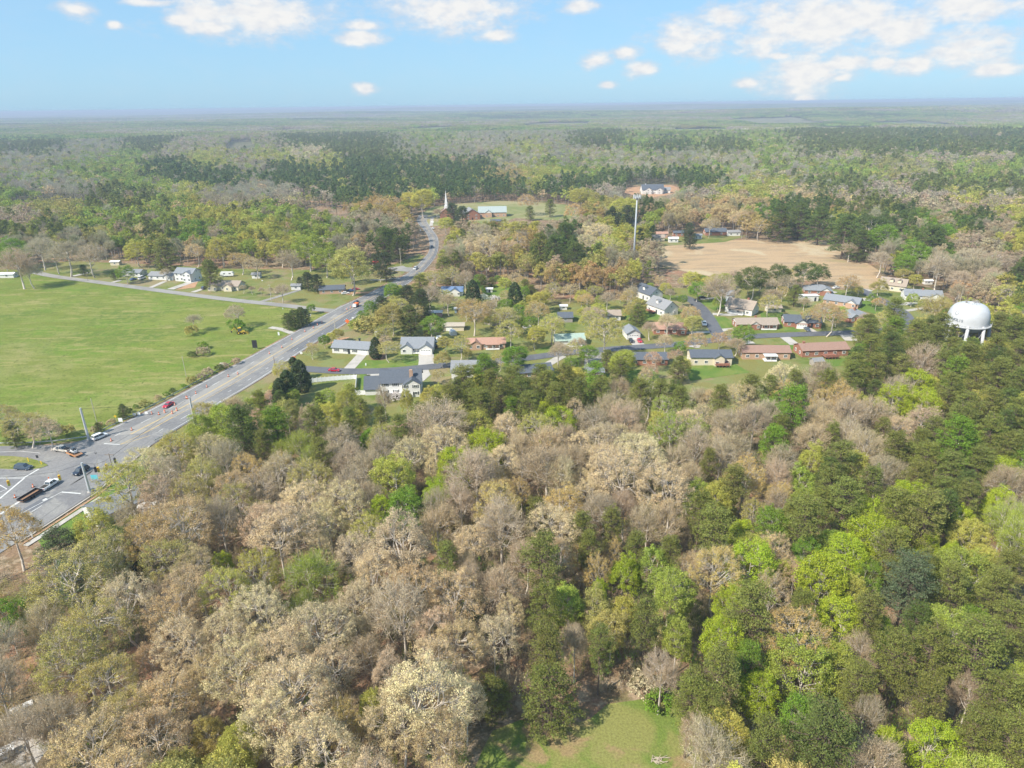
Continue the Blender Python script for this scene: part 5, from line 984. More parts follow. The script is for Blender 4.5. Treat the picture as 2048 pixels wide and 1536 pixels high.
# ------------------------------------------------------------------ named trees of the foreground woods: u v width code+tint (photo pixels of the crown centre)
FG = """
20 1060 95 Og;190 1072 72 Ly;125 1105 84 Qb;235 1098 55 Ld;268 1122 44 Ck;302 1078 90 Og;150 1165 150 Oo;222 1160 80 Oo;255 1210 96 Op;372 1058 120 Ot;340 1122 90 Oo;392 1140 74 Ot
442 1048 80 Be;562 1072 124 Op;650 1052 84 Oc;388 1180 90 Ot;450 1142 42 Ll;456 1192 88 Oy;622 1152 100 Ba;15 1250 70 LG;90 1262 80 Be;185 1272 125 Oo;150 1325 130 Oo;215 1368 105 Oo
370 1292 100 Oc;452 1272 96 Oc;522 1242 110 Oc;482 1352 124 Oc;562 1322 124 Op;642 1262 124 Oc;664 1342 96 Oc;592 1402 150 Oc;538 1455 124 Oc;330 1405 104 Ot;250 1435 90 Oo;120 1452 92 Be
60 1475 110 Be;175 1502 130 Ot;422 1482 66 Lo;482 1502 76 Ly;684 1452 76 Og;402 1372 86 Ot;735 1072 70 Oy;812 1020 76 LG;762 1032 52 Ll;880 1002 48 Ll;802 1092 126 Op;885 1052 78 Bp
750 1152 84 Oc;893 1122 54 Pn;952 1092 78 Oc;1002 1062 104 Be;1002 1182 90 Be;1040 992 44 Og;1072 1028 46 Pn;1112 1062 98 Oc;1165 1062 58 Pn;1222 1052 54 Pn;1178 1098 50 Pn;1115 1124 70 Ot
1160 1122 36 Og;1190 1152 50 Og;1226 1112 38 Og;1250 1152 58 Ll;1310 1140 70 La;1340 1110 54 Pn;1384 1142 60 Ot;1200 1192 30 Ll;716 1212 86 Op;830 1182 100 Ot;912 1202 108 Ot;800 1232 112 Be
872 1262 90 Op;912 1292 96 Ot;990 1282 84 Op;1022 1232 48 Oc;1092 1212 78 Pn;1092 1292 76 Pn;1150 1292 58 Be;1190 1222 66 Lo;1200 1292 60 Pn;1250 1234 56 Ly;1292 1242 74 Pn;1342 1202 84 La
1352 1282 68 La;842 1400 165 Oc;870 1340 110 Oc;800 1450 110 Oc;930 1412 80 Oc;885 1492 110 Ot;745 1422 58 Ly;716 1472 46 Og;1000 1382 38 Qn;1098 1392 112 Qn;1322 1402 56 SG;1292 1368 60 Se;1322 1352 64 Be;1382 1400 86 Pn;1392 1482 60 Be
1430 1062 88 Pn;1430 1012 66 Ly;1480 1072 48 Ll;1497 1112 62 Ly;1510 1032 52 Oy;1545 1062 62 LG;1540 1102 56 Ot;1436 1152 98 Og;1610 1040 86 Pn;1726 1042 70 Ll;1690 1000 80 Pn;1790 1022 76 Pn
1852 1032 96 Pn;1922 1052 54 Ll;1990 1022 60 Ll;2022 1052 84 Ba;1655 1092 48 La;1610 1112 48 LG;1694 1126 76 Ll;1732 1162 50 LG;1640 1168 104 Ll;1782 1102 86 Pn;1852 1102 44 Ll;1562 1152 46 Ly
1582 1152 50 Ot;1815 1166 104 Pb;1962 1132 60 Ly;1902 1172 80 Pn;1990 1182 80 Pn;2012 1142 70 Pn;1500 1222 112 Pn;1602 1222 64 Pn;1682 1252 86 Ll;1732 1232 76 Pn;1588 1282 124 Og;1442 1292 84 Ll
1762 1272 42 LG;1790 1312 90 Pn;1862 1302 90 Pn;1952 1302 124 Pn;2022 1252 90 Pn;1600 1342 112 La;1664 1342 92 La;1440 1352 104 Pn;1420 1420 80 Pn;1512 1402 76 Ll;1712 1372 80 Pn;1452 1482 84 Ly
1532 1492 94 Pn;1662 1482 76 Ly;1772 1502 68 Ll;1862 1502 86 Ll;1852 1402 90 Pn;1932 1392 66 Be;2012 1402 96 Pn;1732 1442 56 Be;1952 1472 90 Pn;2022 1482 90 Pn;1600 1450 90 LG
1842 732 80 Be;1828 780 58 Ll;1872 824 30 Ly;1562 762 64 Oc;1840 700 60 Pn;1150 830 48 Op;1192 852 60 Be;1242 842 60 Bp;1330 822 56 Oa;1405 838 36 Oc;1452 862 60 Be;1482 802 66 Ot;1420 806 50 Ot
1572 800 60 Og;1530 832 56 Be;1642 852 66 Bp;1670 792 64 Og;1740 832 60 Be;1792 862 56 Op;1562 862 44 Pn;1765 866 42 Pn;1162 902 58 Oc;1202 882 66 Op;1272 902 80 Oc;1232 962 112 Op;1330 992 110 Oc;1290 930 90 Oc
1466 972 68 Pn;1490 940 40 Og;1515 972 34 Og;1442 1002 66 Ly;1626 922 50 Ly;1680 922 70 Pn;1400 1022 62 Pn;1600 970 56 La;1560 1000 50 Og;1660 972 66 Pn;1560 930 60 Be;1390 900 70 Be;1440 920 66 Bp;1380 960 60 Bp
870 850 112 Be;950 862 60 Ly;1012 866 60 Oc;1076 870 68 Oy;975 902 66 Ll;888 892 88 Oc;525 892 42 Pn;640 912 54 Pn;764 886 58 Oy;430 902 66 Oc;352 906 74 Oy;300 932 76 Oc;252 975 96 Oy;452 926 62 Be
500 942 60 Og;790 952 50 Ly;870 992 46 Ll;950 952 108 Be;1082 942 96 Be;1000 990 60 Og;740 942 70 Be;700 982 74 Be;1090 832 36 Ll;700 846 46 Pn;762 842 40 Pn;792 792 26 Sw;768 800 30 Be;815 806 26 Ly;800 862 50 Pn;660 842 50 Ly;722 822 40 Qn
590 822 36 Qn;470 822 52 Be;442 846 52 La;412 830 44 Oo;570 832 50 Lo;520 810 40 Pn;545 850 50 Ba;620 862 60 Oe;600 900 60 Ba;680 890 66 Oe;560 950 66 Op;520 990 76 Op;470 985 70 Ot;410 960 80 Oo
630 960 76 Oo;600 1010 90 Oc;480 1010 70 Oo;320 1000 80 Oe;380 1000 80 Oo;690 1020 90 Oc;740 1000 60 Be;560 800 30 Qd;640 806 32 Qd;690 806 28 Ly
900 800 50 Pn;940 792 48 Pn;962 812 56 Pn;1002 796 52 Pn;1042 786 54 Pn;1092 772 52 Pn;1130 760 50 Pn;980 770 46 Pn;1020 765 44 Pn;884 800 40 Ly;874 816 44 Pn;840 835 46 Pn;1060 815 54 Pn;1110 800 54 Pn
1160 790 50 Pn;1200 785 50 Pn;1240 785 46 Be;1280 790 50 Pn;1320 790 48 Pn;1360 802 46 Pn;1396 802 46 Be;1440 800 46 Pn;1500 782 52 Pn;1540 780 46 Pn;1590 770 46 Pn;1620 785 50 Be;1654 770 50 Pn
1708 735 50 Pn;1740 700 48 Pn;1700 755 52 Pn;1750 740 54 Pn;1790 700 50 Pn;1776 684 46 Pn;1735 665 50 Pn;1830 670 50 Pn;1800 740 50 Pn;1870 680 50 Pn;1890 730 56 Pn;1940 720 56 Pn;1990 700 56 Pn;2030 665 56 Pn
2000 655 46 Pn;2040 710 56 Pn;1900 780 60 Pn;1950 765 60 Pn;2000 750 60 Pn;2042 770 60 Pn;1930 820 60 Pn;1980 810 60 Pn;2030 830 60 Pn;1870 870 60 Pn;1920 880 60 Pn;1980 870 64 Pn;2010 810 60 Ld;1850 920 60 Pn
1900 940 60 Pn;1960 930 60 Pn;2020 900 60 Pn;1980 890 50 LG;1830 960 60 Pn;1780 950 56 Be;1740 970 60 Pn;1880 990 60 Pn;2000 960 66 Ll;1910 910 40 Ly;2040 940 60 LG;1700 880 60 Be;1790 900 60 Pn;1840 890 50 Pn
1935 1000 60 Pn;1640 1010 50 Pn;1580 1040 50 Pn;1250 1020 60 Be;1290 1060 60 Bp;1330 1050 60 Bp;1270 1100 50 Pn;1180 1000 56 Oc;1120 960 70 Bp;1040 900 60 Bp;1130 880 56 Be
"""
WOODS = [(-120,1130),(60,1130),(130,1112),(200,1078),(250,1020),(245,975),(290,925),(350,890),(410,855),(470,822),(530,810),(580,800),(660,826),(740,840),(840,830),(880,790),(960,765),(1060,755),(1200,765),(1300,780),(1360,795),(1400,800),(1460,795),(1520,782),
         (1600,768),(1660,752),(1700,725),(1760,660),(1840,655),(1900,690),(1960,690),(2010,640),(2180,600),(2300,1000),(2300,1700),(1480,1700),(1420,1560),(1395,1480),(1350,1390),(1180,1350),(1040,1370),(960,1420),(920,1520),(880,1700),(-200,1700)]
CTRL = []
for ln in FG.replace('\n', ';').split(';'):
    if not ln.strip(): continue
    u, v, wp, ct = ln.split(); u, v, wp = float(u), float(v), float(wp); CTRL.append((u, v, ct)); tree_px(u, v, wp, ct[0], ct[1])
# fill the gaps between them with trees like their neighbours
CU = np.array([[c[0], c[1]] for c in CTRL])
pts = [(t[3][0], t[3][1], t[4]) for t in TREES]
rf = random.Random(5); cand = 0
gx = [G(u, v, 11) for u, v in WOODS]; wp_ = [(p.x, p.y) for p in gx]; clr_np = [np.array(c) for c in CLEAR]
xs = [p[0] for p in wp_]; ys = [p[1] for p in wp_]
arr = np.array(pts)   # (x, y, r) kept free: houses, poles, tower
def blocked(x, y, m=0):
    for c in CLEAR:
        if inpoly(np.array([x]), np.array([y]), c)[0]: return True
    return any((x - bx) ** 2 + (y - by) ** 2 < (br + m) ** 2 for bx, by, br in BLOCK)
VISW = [[(1790,596),(1838,606),(1836,652),(1796,656)], [(590,735),(760,730),(850,735),(856,800),(800,806),(720,800),(640,790),(590,795)], [(1370,690),(1470,694),(1478,752),(1375,760)], [(1475,682),(1700,670),(1705,712),(1600,735),(1480,735)], [(0,880),(180,870),(300,880),(230,955),(180,1000),(60,1080),(0,1110)]]
def fill_woods(tries, rmin, rmax, gap):
    global arr
    for _ in range(tries):
        x, y = rf.uniform(max(-330, min(xs)), min(420, max(xs))), rf.uniform(min(ys), max(ys)); R = rf.uniform(rmin, rmax)
        if not inpoly(np.array([x]), np.array([y]), wp_)[0]: continue
        d = np.hypot(arr[:, 0] - x, arr[:, 1] - y)
        if (d < gap * (arr[:, 2] + R)).any() or blocked(x, y): continue
        if any(inpoly(*[q for q in proj((x, y, zz_))], vp)[0] for zz_ in (10, 16) for vp in VISW): continue
        u, v = proj((x, y, 12)); u, v = u[0], v[0]
        if not (-90 < u < 2140 and v < 1680): continue
        j = np.argsort(np.hypot(CU[:, 0] - u + rf.gauss(0, 25), (CU[:, 1] - v + rf.gauss(0, 20)) * 1.2))[rf.choice((0, 0, 1, 2))]
        ct = CTRL[j][2]
        if ct[0] in 'SC': ct = 'Be'
        if ct in ('Ll', 'Og', 'LG') and rf.random() < .45: ct = rf.choice(('Pn', 'Be', 'Oo')) if u > 1350 else rf.choice(('Ot', 'Be', 'Op'))
        if ct[0] == 'P': ct = rf.choice(('Pn', 'Pn', 'Pn', 'PG', 'Pd', 'Pd', 'La', 'LG', 'Ly', 'Lo'))
        tree_at(x, y, R, ct[0], ct[1]); arr = np.vstack([arr, [x, y, R]])
fill_woods(9000, 4.2, 5.4, .80); fill_woods(6000, 2.6, 3.6, .80)
N_WOODS = len(TREES)
# ------------------------------------------------------------------ trees round the houses, the fields and the highway
MID = """
751 696 27 Ck;783 634 56 Lo;764 616 36 Qk;815 598 40 Qk;842 608 44 Qk;820 640 44 Qd;735 648 46 So;712 650 30 Sa;865 652 44 LG;897 602 40 Be;862 592 40 Be;947 626 64 Og;1005 634 52 Oo;1030 591 32 Ck;1054 628 24 LG;1077 622 48 Og
1020 664 52 Oy;920 690 44 Oy;935 708 20 Lo;885 716 30 Lo;1030 714 54 LG;946 590 36 Ck;962 580 18 LG;967 596 22 Sw;990 597 18 Sw;1074 676 20 Sw;1104 652 52 Oy;1180 642 48 Oy;1212 667 72 Oy;1197 624 34 Ly
1118 702 44 Bp;1158 688 32 Bp;1140 582 34 Ot;1395 684 42 Or;1440 680 34 Or;1382 630 40 Or;1386 646 36 Lo;1300 656 32 Be;1333 644 40 Bp;1332 684 34 Bp;1308 718 34 Ox;1350 712 30 Ox;1485 672 44 LG;1470 690 34 Be
1440 584 60 Be;1395 580 34 LG;1246 724 56 La;1214 720 32 Qn;1358 738 40 Qn;1505 562 58 Ld;1560 552 44 Ld;1612 548 48 Ld;1640 546 36 Ld;1545 592 36 Be;1590 590 30 Qn;1611 604 13 CG;1660 630 60 Or;1695 566 40 Or
1772 640 46 Oy;1735 660 48 Qn;1872 620 62 Bo;1921 580 40 Or;2010 590 56 Oy;1760 572 30 Lo;1620 630 36 Oo;1730 640 30 Be;1240 745 40 Qn;1300 740 30 Ox;1180 770 40 Qn;925 770 36 Qn;955 755 40 Qn;985 745 36 Qb;860 790 36 Ly
575 772 40 Ck;600 752 40 Ck;560 785 36 Ck;588 738 30 Ck;585 790 30 La;540 795 24 Ox;738 764 22 Qb;700 795 44 Qa;650 800 40 La;845 615 34 Qd;870 560 40 Oo;900 550 40 Oo;930 560 40 Be;840 575 40 Qn
388 640 30 Be;384 660 26 So;470 628 40 Oe;472 650 34 SG;405 690 20 SG;404 702 24 Se;384 708 16 Sd;588 636 26 Qd;602 632 26 Qd;575 642 24 Qd;622 616 18 LG;612 634 24 Qk;563 582 30 Be;522 580 14 Be;504 578 14 Be;485 576 14 Be;461 572 12 Be;541 580 12 Be
600 565 16 Qk;615 562 26 Qk;633 566 26 Qk;700 535 80 Lo;770 532 40 Qk;750 528 30 Qk;760 548 22 Oo;250 546 30 LG;228 550 14 Qd;167 540 16 Qd;330 545 20 Be;420 548 42 Qn;508 530 38 Ot;480 520 40 Og;578 525 44 Be;275 503 44 Ly
330 510 50 Qn;320 530 18 Qk;35 530 60 Be;60 545 40 Be;28 500 52 LG;10 520 40 LG;80 500 50 Be;130 505 60 Be;180 515 50 Be;110 515 40 Be;10 835 60 Oo;50 850 70 Oo;90 862 60 Oe;25 868 40 Qd;246 822 22 Qd;196 855 16 Qd;130 860 30 So
700 540 40 Ly;650 520 50 La;616 500 60 La;560 500 50 Ly;440 500 50 Ly;390 505 40 Ot;796 498 36 Qd;768 486 46 Qd;845 400 50 Ly;820 402 40 Ly;765 412 36 Og;905 430 34 Qk;925 436 34 Qk;892 448 30 Ly;875 425 20 Be
1055 405 34 Or;1060 425 20 Qn;1100 415 24 Qn;1158 395 36 Ly;1190 400 30 Lo;1150 425 40 Og;1250 420 50 Ly;1255 438 40 Qk;1378 462 24 Qk;1380 478 26 Qk;1420 450 34 Ot;1480 440 40 Ot;1520 455 36 Og;1560 445 50 Qd;1600 440 50 Qd;1640 450 50 Qd
1646 440 24 Ly;1690 470 60 Qd;1720 490 44 Qd;1740 460 60 Ld;1770 480 60 LG;1830 510 60 LG;1700 500 30 Be;1760 520 44 Be;1810 530 44 LG;1860 490 60 Qd;1880 540 60 Be;1940 520 60 Oe;1990 530 60 Oe;1920 560 50 Be;1980 560 50 Be;2040 560 50 Qd
940 500 50 Oc;975 495 60 Oc;1010 500 50 Ot;1040 490 50 Og;1080 500 50 Qn;1110 505 50 Qd;1130 480 50 Qd;1150 520 50 Qd;1180 490 50 Oc;1200 470 50 Oc;1220 500 50 Oy;1095 460 40 Oe;1020 465 44 Ly;960 470 50 Oe;915 480 26 Sv;905 500 34 Be;890 540 40 Qn
"""
ML = []
for ln in MID.replace('\n', ';').split(';'):
    if not ln.strip(): continue
    u, v, wp, ct = ln.split(); u, v, wp = float(u), float(v), float(wp)
    ML.append((u, v, ct)); tree_px(u, v, wp, ct[0], ct[1], hr=2.35 if ct[0] != 'B' else 2.6)
for k in range(17):      # scrub along the guardrail of the pasture
    t = k / 16; u, v = 186 + t * 285 + rf.uniform(-5, 5), 858 - t * 139 + rf.uniform(-3, 3); tree_px(u, v, rf.uniform(11, 22), 'S', rf.choice('eeopGd'))
for k in range(24):      # and on the near verge
    t = k / 23; u, v = 300 + t * 265 + rf.uniform(-6, 6), 918 - t * 150 + rf.uniform(-6, 12); tree_px(u, v, rf.uniform(16, 30), 'S', rf.choice('eopGya'))
nbp = [(G(u, v).x, G(u, v).y) for u, v in NB]; rpa = np.array(ROAD_PTS); bxs = [p[0] for p in nbp]; bys = [p[1] for p in nbp]; cnt = 0
drv = [G(*q) for p_, w_, m_ in DRIVES for q in p_]
cw = np.array([[t[3][0], t[3][1], t[4]] for t in TREES])
for _ in range(12000):    # garden trees between the houses
    if cnt > 165: break
    x, y, R = rf.uniform(min(bxs), max(bxs)), rf.uniform(min(bys), max(bys)), rf.uniform(2.2, 5.0)
    if not inpoly(np.array([x]), np.array([y]), nbp)[0] or any(math.hypot(x - a, y - b) < r * .8 + R for a, b, r in BLOCK): continue
    if (np.hypot(rpa[:, 0] - x, rpa[:, 1] - y) < rpa[:, 2] + R * .6).any() or (np.hypot(cw[:, 0] - x, cw[:, 1] - y) < (cw[:, 2] + R) * .8).any() or any(math.hypot(d.x - x, d.y - y) < 5 for d in drv): continue
    if any(b < y - 0 and y - b < -1 for b in ()): continue
    # keep the view of house fronts: no crown just in front of a wall
    if any(abs(x - a) < r * .85 and -26 < y - b < 0 for a, b, r in BLOCK if r > 5): continue
    if any(inpoly(*[q for q in proj((x, y, zz_))], vp)[0] for zz_ in (3, 8) for vp in VISW): continue
    ct = rf.choice(('Oy', 'Oy', 'Lo', 'La', 'Ot', 'Be', 'Og', 'LG', 'Oo', 'Qn', 'Ly', 'Ly')); tree_at(x, y, R, ct[0], ct[1], 2.4 * R * (1.1 if ct[0] == 'Q' else 1)); cw = np.vstack([cw, [x, y, R]]); cnt += 1
# ------------------------------------------------------------------ woodland out to the horizon: one mass of instanced trees
def far_tree(rg, kind, q=1):
    fz = 1 / math.sqrt(q) ** .9
    H = {'O': 17, 'B': 18, 'P': 19, 'L': 15}[kind]; R = {'O': 5.2, 'B': 4.6, 'P': 4.2, 'L': 4.8}[kind]
    if kind == 'P':
        n = 46; t = rg.uniform(0, 1, n) ** .8; z = 6 + t * 12.6; a = rg.uniform(0, 6.28, n); rr = R * np.sin(np.clip((1 - t) * .95 + .12, 0, 1) * np.pi * .6) * rg.uniform(.3, 1, n)
        C = np.stack([rr * np.cos(a), rr * np.sin(a), z], 1); lv = leaves(rg, C, 1.05, 9 * q, .95 * fz, .6, .9)
    else:
        lp = lump(rg); n = 48; d = envelope_dirs(rg, n, .1 if kind != 'B' else .3); zc, hz = H * .62, H * .38
        C = np.array([0, 0, zc]) + d * np.array([R, R, hz]) * (rg.uniform(.55, .98, n) * lp(d))[:, None]
        lv = leaves(rg, C, 1.15, {'O': 9, 'B': 5, 'L': 10}[kind] * q, {'O': .9, 'B': .55, 'L': .95}[kind] * fz, .75, 1.0)
        if kind == 'B':
            tw = twigs(rg, C, 8 * q, 2.2, .07 * fz, out_c=np.array([0, 0, zc - 5])); lv = stack([(lv[0], lv[1], lv[2], 0), (tw[0], tw[1], tw[2], 0)])[:3]
    a = rg.uniform(0, 6.28, 5); E = np.stack([np.cos(a) * R * .5, np.sin(a) * R * .5, np.full(5, H * .7)], 1); S = np.tile([[0, 0, H * .3]], (5, 1))
    w = [tubes(np.array([[0, 0, -2.]]), np.array([[0, 0, H * .75]]), .28, .1, 4)] + ([tubes(S, E, .13, .05, 3)] if kind != 'P' else [])
    parts = [(lv[0], lv[1], lv[2], 0)] + [(x[0], x[1], np.full(len(x[1]), .5), 1) for x in w]
    return stack(parts)
PCOL = bpy.data.collections.new('woodland_sources')     # never linked to the scene: only feeds the instances
PIX = {}
names = []
def add_far(key, V, F, v, m, bark):
    me = np_mesh('far_' + key, V, F, [LEAF_FAR, bark], m, {'v': v, 'h': hue(len(v))}, link=False)
    o = bpy.data.objects.new('%02d_%s' % (len(names), key), me); PCOL.objects.link(o); PIX.setdefault(key[0], []).append(len(names)); names.append(key)
FB = mat('far_bark_pale', (0.36, 0.32, 0.28), 0.9)
for kind in 'OBPL':
    for s in range(4):
        V, F, v, m = far_tree(np.random.RandomState(hash(kind) % 7 + ord(kind) * 10 + s), kind); add_far(kind + str(s), V, F, v, m, BARKD if kind == 'P' else FB)
for kind in 'OBPL':
    for s in range(4):
        V, F, v, m = far_tree(np.random.RandomState(ord(kind) * 10 + s + 50), kind, 6); add_far(kind.lower() + str(s), V, F, v, m, BARKD if kind == 'P' else FB)
for s in range(4):        # far-off grove patches: forty crowns each
    rg = np.random.RandomState(900 + s); Vs = []; Fs = []; vs = []; o = 0
    for k in range(60):
        H = rg.uniform(12, 19); R = rg.uniform(3.5, 6); px_, py_ = rg.uniform(-33, 33, 2); C = np.array([px_, py_, H * .6]) + envelope_dirs(rg, 12, .2) * [R, R, H * .35] * rg.uniform(.6, 1, (12, 1))
        V, F, v = leaves(rg, C, 1.8, 4, 3.0, .7, 1.1); Vs.append(V); Fs.append(F + o); o += len(V); vs.append(np.clip(v * .5 + rg.uniform(-.05, .55), 0, 1))
    V = np.vstack(Vs); F = np.vstack(Fs); add_far('G' + str(s), V, F, np.concatenate(vs), np.zeros(len(F), int), FB)
clear([(180,1000),(235,945),(300,893),(353,860),(608,700),(620,745),(545,800),(600,870),(520,905),(440,930),(330,1000),(250,1060),(120,1120),(-200,1200),(-300,1050)])
# which kinds grow where (photo pixels), nearest wins
REG = """
60 460 La;150 440 La;230 440 La;330 440 La;430 430 Ly;560 430 La;640 440 La;700 440 Oe;620 480 La;500 470 Oy;430 470 La;300 470 Pn;200 480 Lo;100 470 Pn;30 440 Oe;20 400 La;120 430 Oo;40 480 Pn;350 410 La;250 400 Pn
380 390 Oy;450 395 Be;500 385 Be;130 370 Be;60 360 Be;200 350 La;250 345 La;330 350 Pd;400 350 Pd;440 365 Pd;300 365 La;60 330 Be;120 310 Be;30 320 Be;150 340 La;560 350 Pd;620 360 Pd;700 370 Pd;760 365 Pd;820 365 Pd;880 370 Pd;940 360 Pd
700 395 Pd;800 395 Pd;900 395 Pd;980 385 Pd;1040 390 Pd;1100 380 Pd;1160 375 Pd;1020 355 Og;1080 350 Oy;1000 370 Pd;660 400 Pd;620 400 Oe;740 345 Pd;860 345 Pd;940 345 Pd;1240 365 Pd;1300 358 Pd;1400 362 Pd;1350 362 Pd;480 330 Oe;420 330 Oy
560 320 Oy;620 310 Oc;520 340 Be;650 315 Ly;700 300 Pn;760 305 Pn;820 300 Be;900 305 Be;960 300 Bp;860 290 La;600 290 Pn;560 295 Oe;350 300 Oe;250 310 La;300 290 Pn;200 300 Be;80 300 Pn;20 300 Pn;1040 320 Bp;1100 330 La;1150 320 Be
1200 310 Bp;1180 340 La;1250 330 Bp;1300 335 Bp;1350 320 Be;1400 340 La;1450 320 Bp;1500 350 Bp;1550 340 La;1600 350 Be;1650 345 La;1700 340 La;1750 350 La;1800 345 Oo;1850 340 Oe;1900 350 La;1950 360 La;2000 340 La;2040 350 La;1200 290 Pn
1260 295 La;1340 300 Pd;1450 300 Pn;1550 305 La;1650 300 Pn;1750 300 Pn;1850 305 Pd;1950 300 Pn;2030 300 Pd;1400 290 La;1300 280 La;1500 285 La;1600 315 Bp;1700 320 Oe;1850 320 Oe;1980 320 Oe;1100 290 Be;1050 300 Oy;1000 290 Be
1060 370 Oy;1150 400 Oy;1200 390 Oe;1220 415 Oo;1180 430 Og;1120 450 Oe;1060 450 Ly;1000 460 Oo;1280 400 Be;1340 400 Bp;1400 400 Oe;1450 380 Ly;1500 385 Oy;1550 380 Oy;1600 390 Ot;1650 400 Ot;1700 400 Oe;1750 410 Pn;1800 400 Oe;1850 410 Oe
1900 420 Oe;1950 400 Oy;2000 410 Oe;2040 430 Oy;1350 430 Ot;1400 420 Ot;1450 410 Ot;1500 410 Ot;1540 420 LG;1580 425 Pd;1640 415 Pd;1850 440 LG;1900 450 LG;1800 440 Pd;1950 460 Pd;2000 470 Oe;2040 480 Oy;1890 480 LG;1940 490 Oe;1320 380 La
1290 420 Pd;1320 440 La;1640 380 Pn;1700 370 Pn;1780 370 Oe;1850 375 Pn;1960 380 Pn;2030 375 Pn;880 560 Pn;930 540 Be;980 540 Oo;1000 520 Ly;1040 530 Oo;1080 540 Pn;1120 540 Lo;1180 540 Lo;1210 550 Or;1160 560 Or;1100 570 Or;1240 570 Lo
1260 540 Ly;1300 560 Oe;1330 540 Pn;1350 560 Ot;1290 520 Oe;1240 520 Be;1220 460 Ly;900 470 Ly;930 460 Oe;890 520 Be;1370 520 Pn;1400 540 Be;1430 550 Pn;1820 560 Be;1900 560 Oe;1960 590 Oe;2030 610 Pd;2000 620 Oy;1850 560 Pn;1960 620 Ly
760 440 Oe;800 450 Oe;740 420 Og;790 430 Og;820 440 Og;720 470 Be;690 500 Be;650 490 La;600 520 Pn;540 510 Pn;480 505 La;540 480 Oy;730 500 Oe;200 500 Be;260 480 La;380 480 LG;360 500 Oe;460 530 Be;20 560 Be;1520 540 Pd;700 450 La
850 600 Pk;820 620 Pk;870 640 Pn;760 590 Pk;900 620 Be;700 560 Lo;1280 640 Or;1130 600 Or;1150 620 Ot;1200 600 Lo;1230 600 Or;1090 590 Lo;870 620 Be;940 560 Pk
"""
RP = []; RC = []
for ln in REG.replace('\n', ';').split(';'):
    if ln.strip(): u, v, ct = ln.split(); RP.append((float(u), float(v))); RC.append(ct)
for (u, v, ct) in ML:
    if ct[0] != 'S': RP.append((u, v)); RC.append(('P' if ct[0] in 'QC' else ct[0]) + ct[1])
RP = np.array(RP); RG = np.random.RandomState(77)
treearr = np.array([(t[3][0], t[3][1], t[4]) for t in TREES]); woods_np = wp_
rp = np.array(ROAD_PTS)
def scatter(d0, d1, sp, mode):
    X0 = d1 * 0.86; nx = int(2 * X0 / sp); ny = int((d1 - d0 * .6) / sp) + 1
    X, Y = np.meshgrid((np.arange(nx) + .5) * sp - X0, d0 * .6 + (np.arange(ny) + .5) * sp); X = X + RG.uniform(-.46, .46, X.shape) * sp; Y = Y + RG.uniform(-.46, .46, Y.shape) * sp
    X = X.ravel(); Y = Y.ravel(); D = np.hypot(X, Y); k = (D >= d0) & (D < d1) & (Y > 0); X, Y = X[k], Y[k]
    Z = hill(X, Y); u, v = proj(np.stack([X, Y, Z + 10], 1)); k = (u > -480) & (u < 2480) & (v < 1000) & (v > 100); X, Y, Z, u, v = X[k], Y[k], Z[k], u[k], v[k]
    keep = ~inpoly(X, Y, woods_np)
    if d0 < 1400:
        u2, v2 = proj(np.stack([X, Y, Z], 1)); keep &= ~((u2 > 560) & (u2 < 1880) & (v2 > 655))
        for zz in (5, 11, 16):
            u2, v2 = proj(np.stack([X, Y, Z + zz], 1))
            for c in VIS: keep &= ~inpoly(u2, v2, c)
    for c in CLEAR: keep &= ~inpoly(X, Y, c)
    if d0 >= 1100:
        for bx, by, br in BLOCK:
            if math.hypot(bx, by) > 1100: keep &= np.hypot(X - bx, Y - by + 25) > br + sp * .6
    X, Y, Z, u, v = X[keep], Y[keep], Z[keep], u[keep], v[keep]
    if d0 < 1400:
        keep = np.ones(len(X), bool)
        for i in range(0, len(X), 4000):
            q = slice(i, i + 4000)
            dd = np.hypot(X[q, None] - treearr[None, :, 0], Y[q, None] - treearr[None, :, 1]); keep[q] &= ~(dd < treearr[None, :, 2] * .8 + 2.6).any(1)
            dd = np.hypot(X[q, None] - rp[None, :, 0], Y[q, None] - rp[None, :, 1]); keep[q] &= ~(dd < rp[None, :, 2]).any(1)
            for bx, by, br in BLOCK: keep[q] &= np.hypot(X[q] - bx, Y[q] - by) > br
        X, Y, Z, u, v = X[keep], Y[keep], Z[keep], u[keep], v[keep]
    return X, Y, Z, u, v
VIS = [[(1310,502),(1340,490),(1400,482),(1640,478),(1668,492),(1740,530),(1785,558),(1700,572),(1560,556),(1400,535),(1330,520)], [(800,556),(838,520),(852,505),(846,462),(836,446),(870,446),(884,490),(878,520),(856,548),(800,580)],
       [(845,432),(870,412),(1000,400),(1130,408),(1165,420),(1160,436),(1000,440),(890,440)], [(1240,384),(1262,362),(1345,360),(1362,380),(1300,392)], [(1395,466),(1455,462),(1455,474),(1395,478)], [(590,402),(640,405),(720,418),(690,424),(600,410)]]
PT = {k: [] for k in ('p', 'id', 's', 'rot', 't')}
def lowf(X, Y, a, b): return np.sin(X / a + 1.7 * np.sin(Y / b)) * np.cos(Y / (a * .7) + 1.3 * np.sin(X / (b * 1.4)))
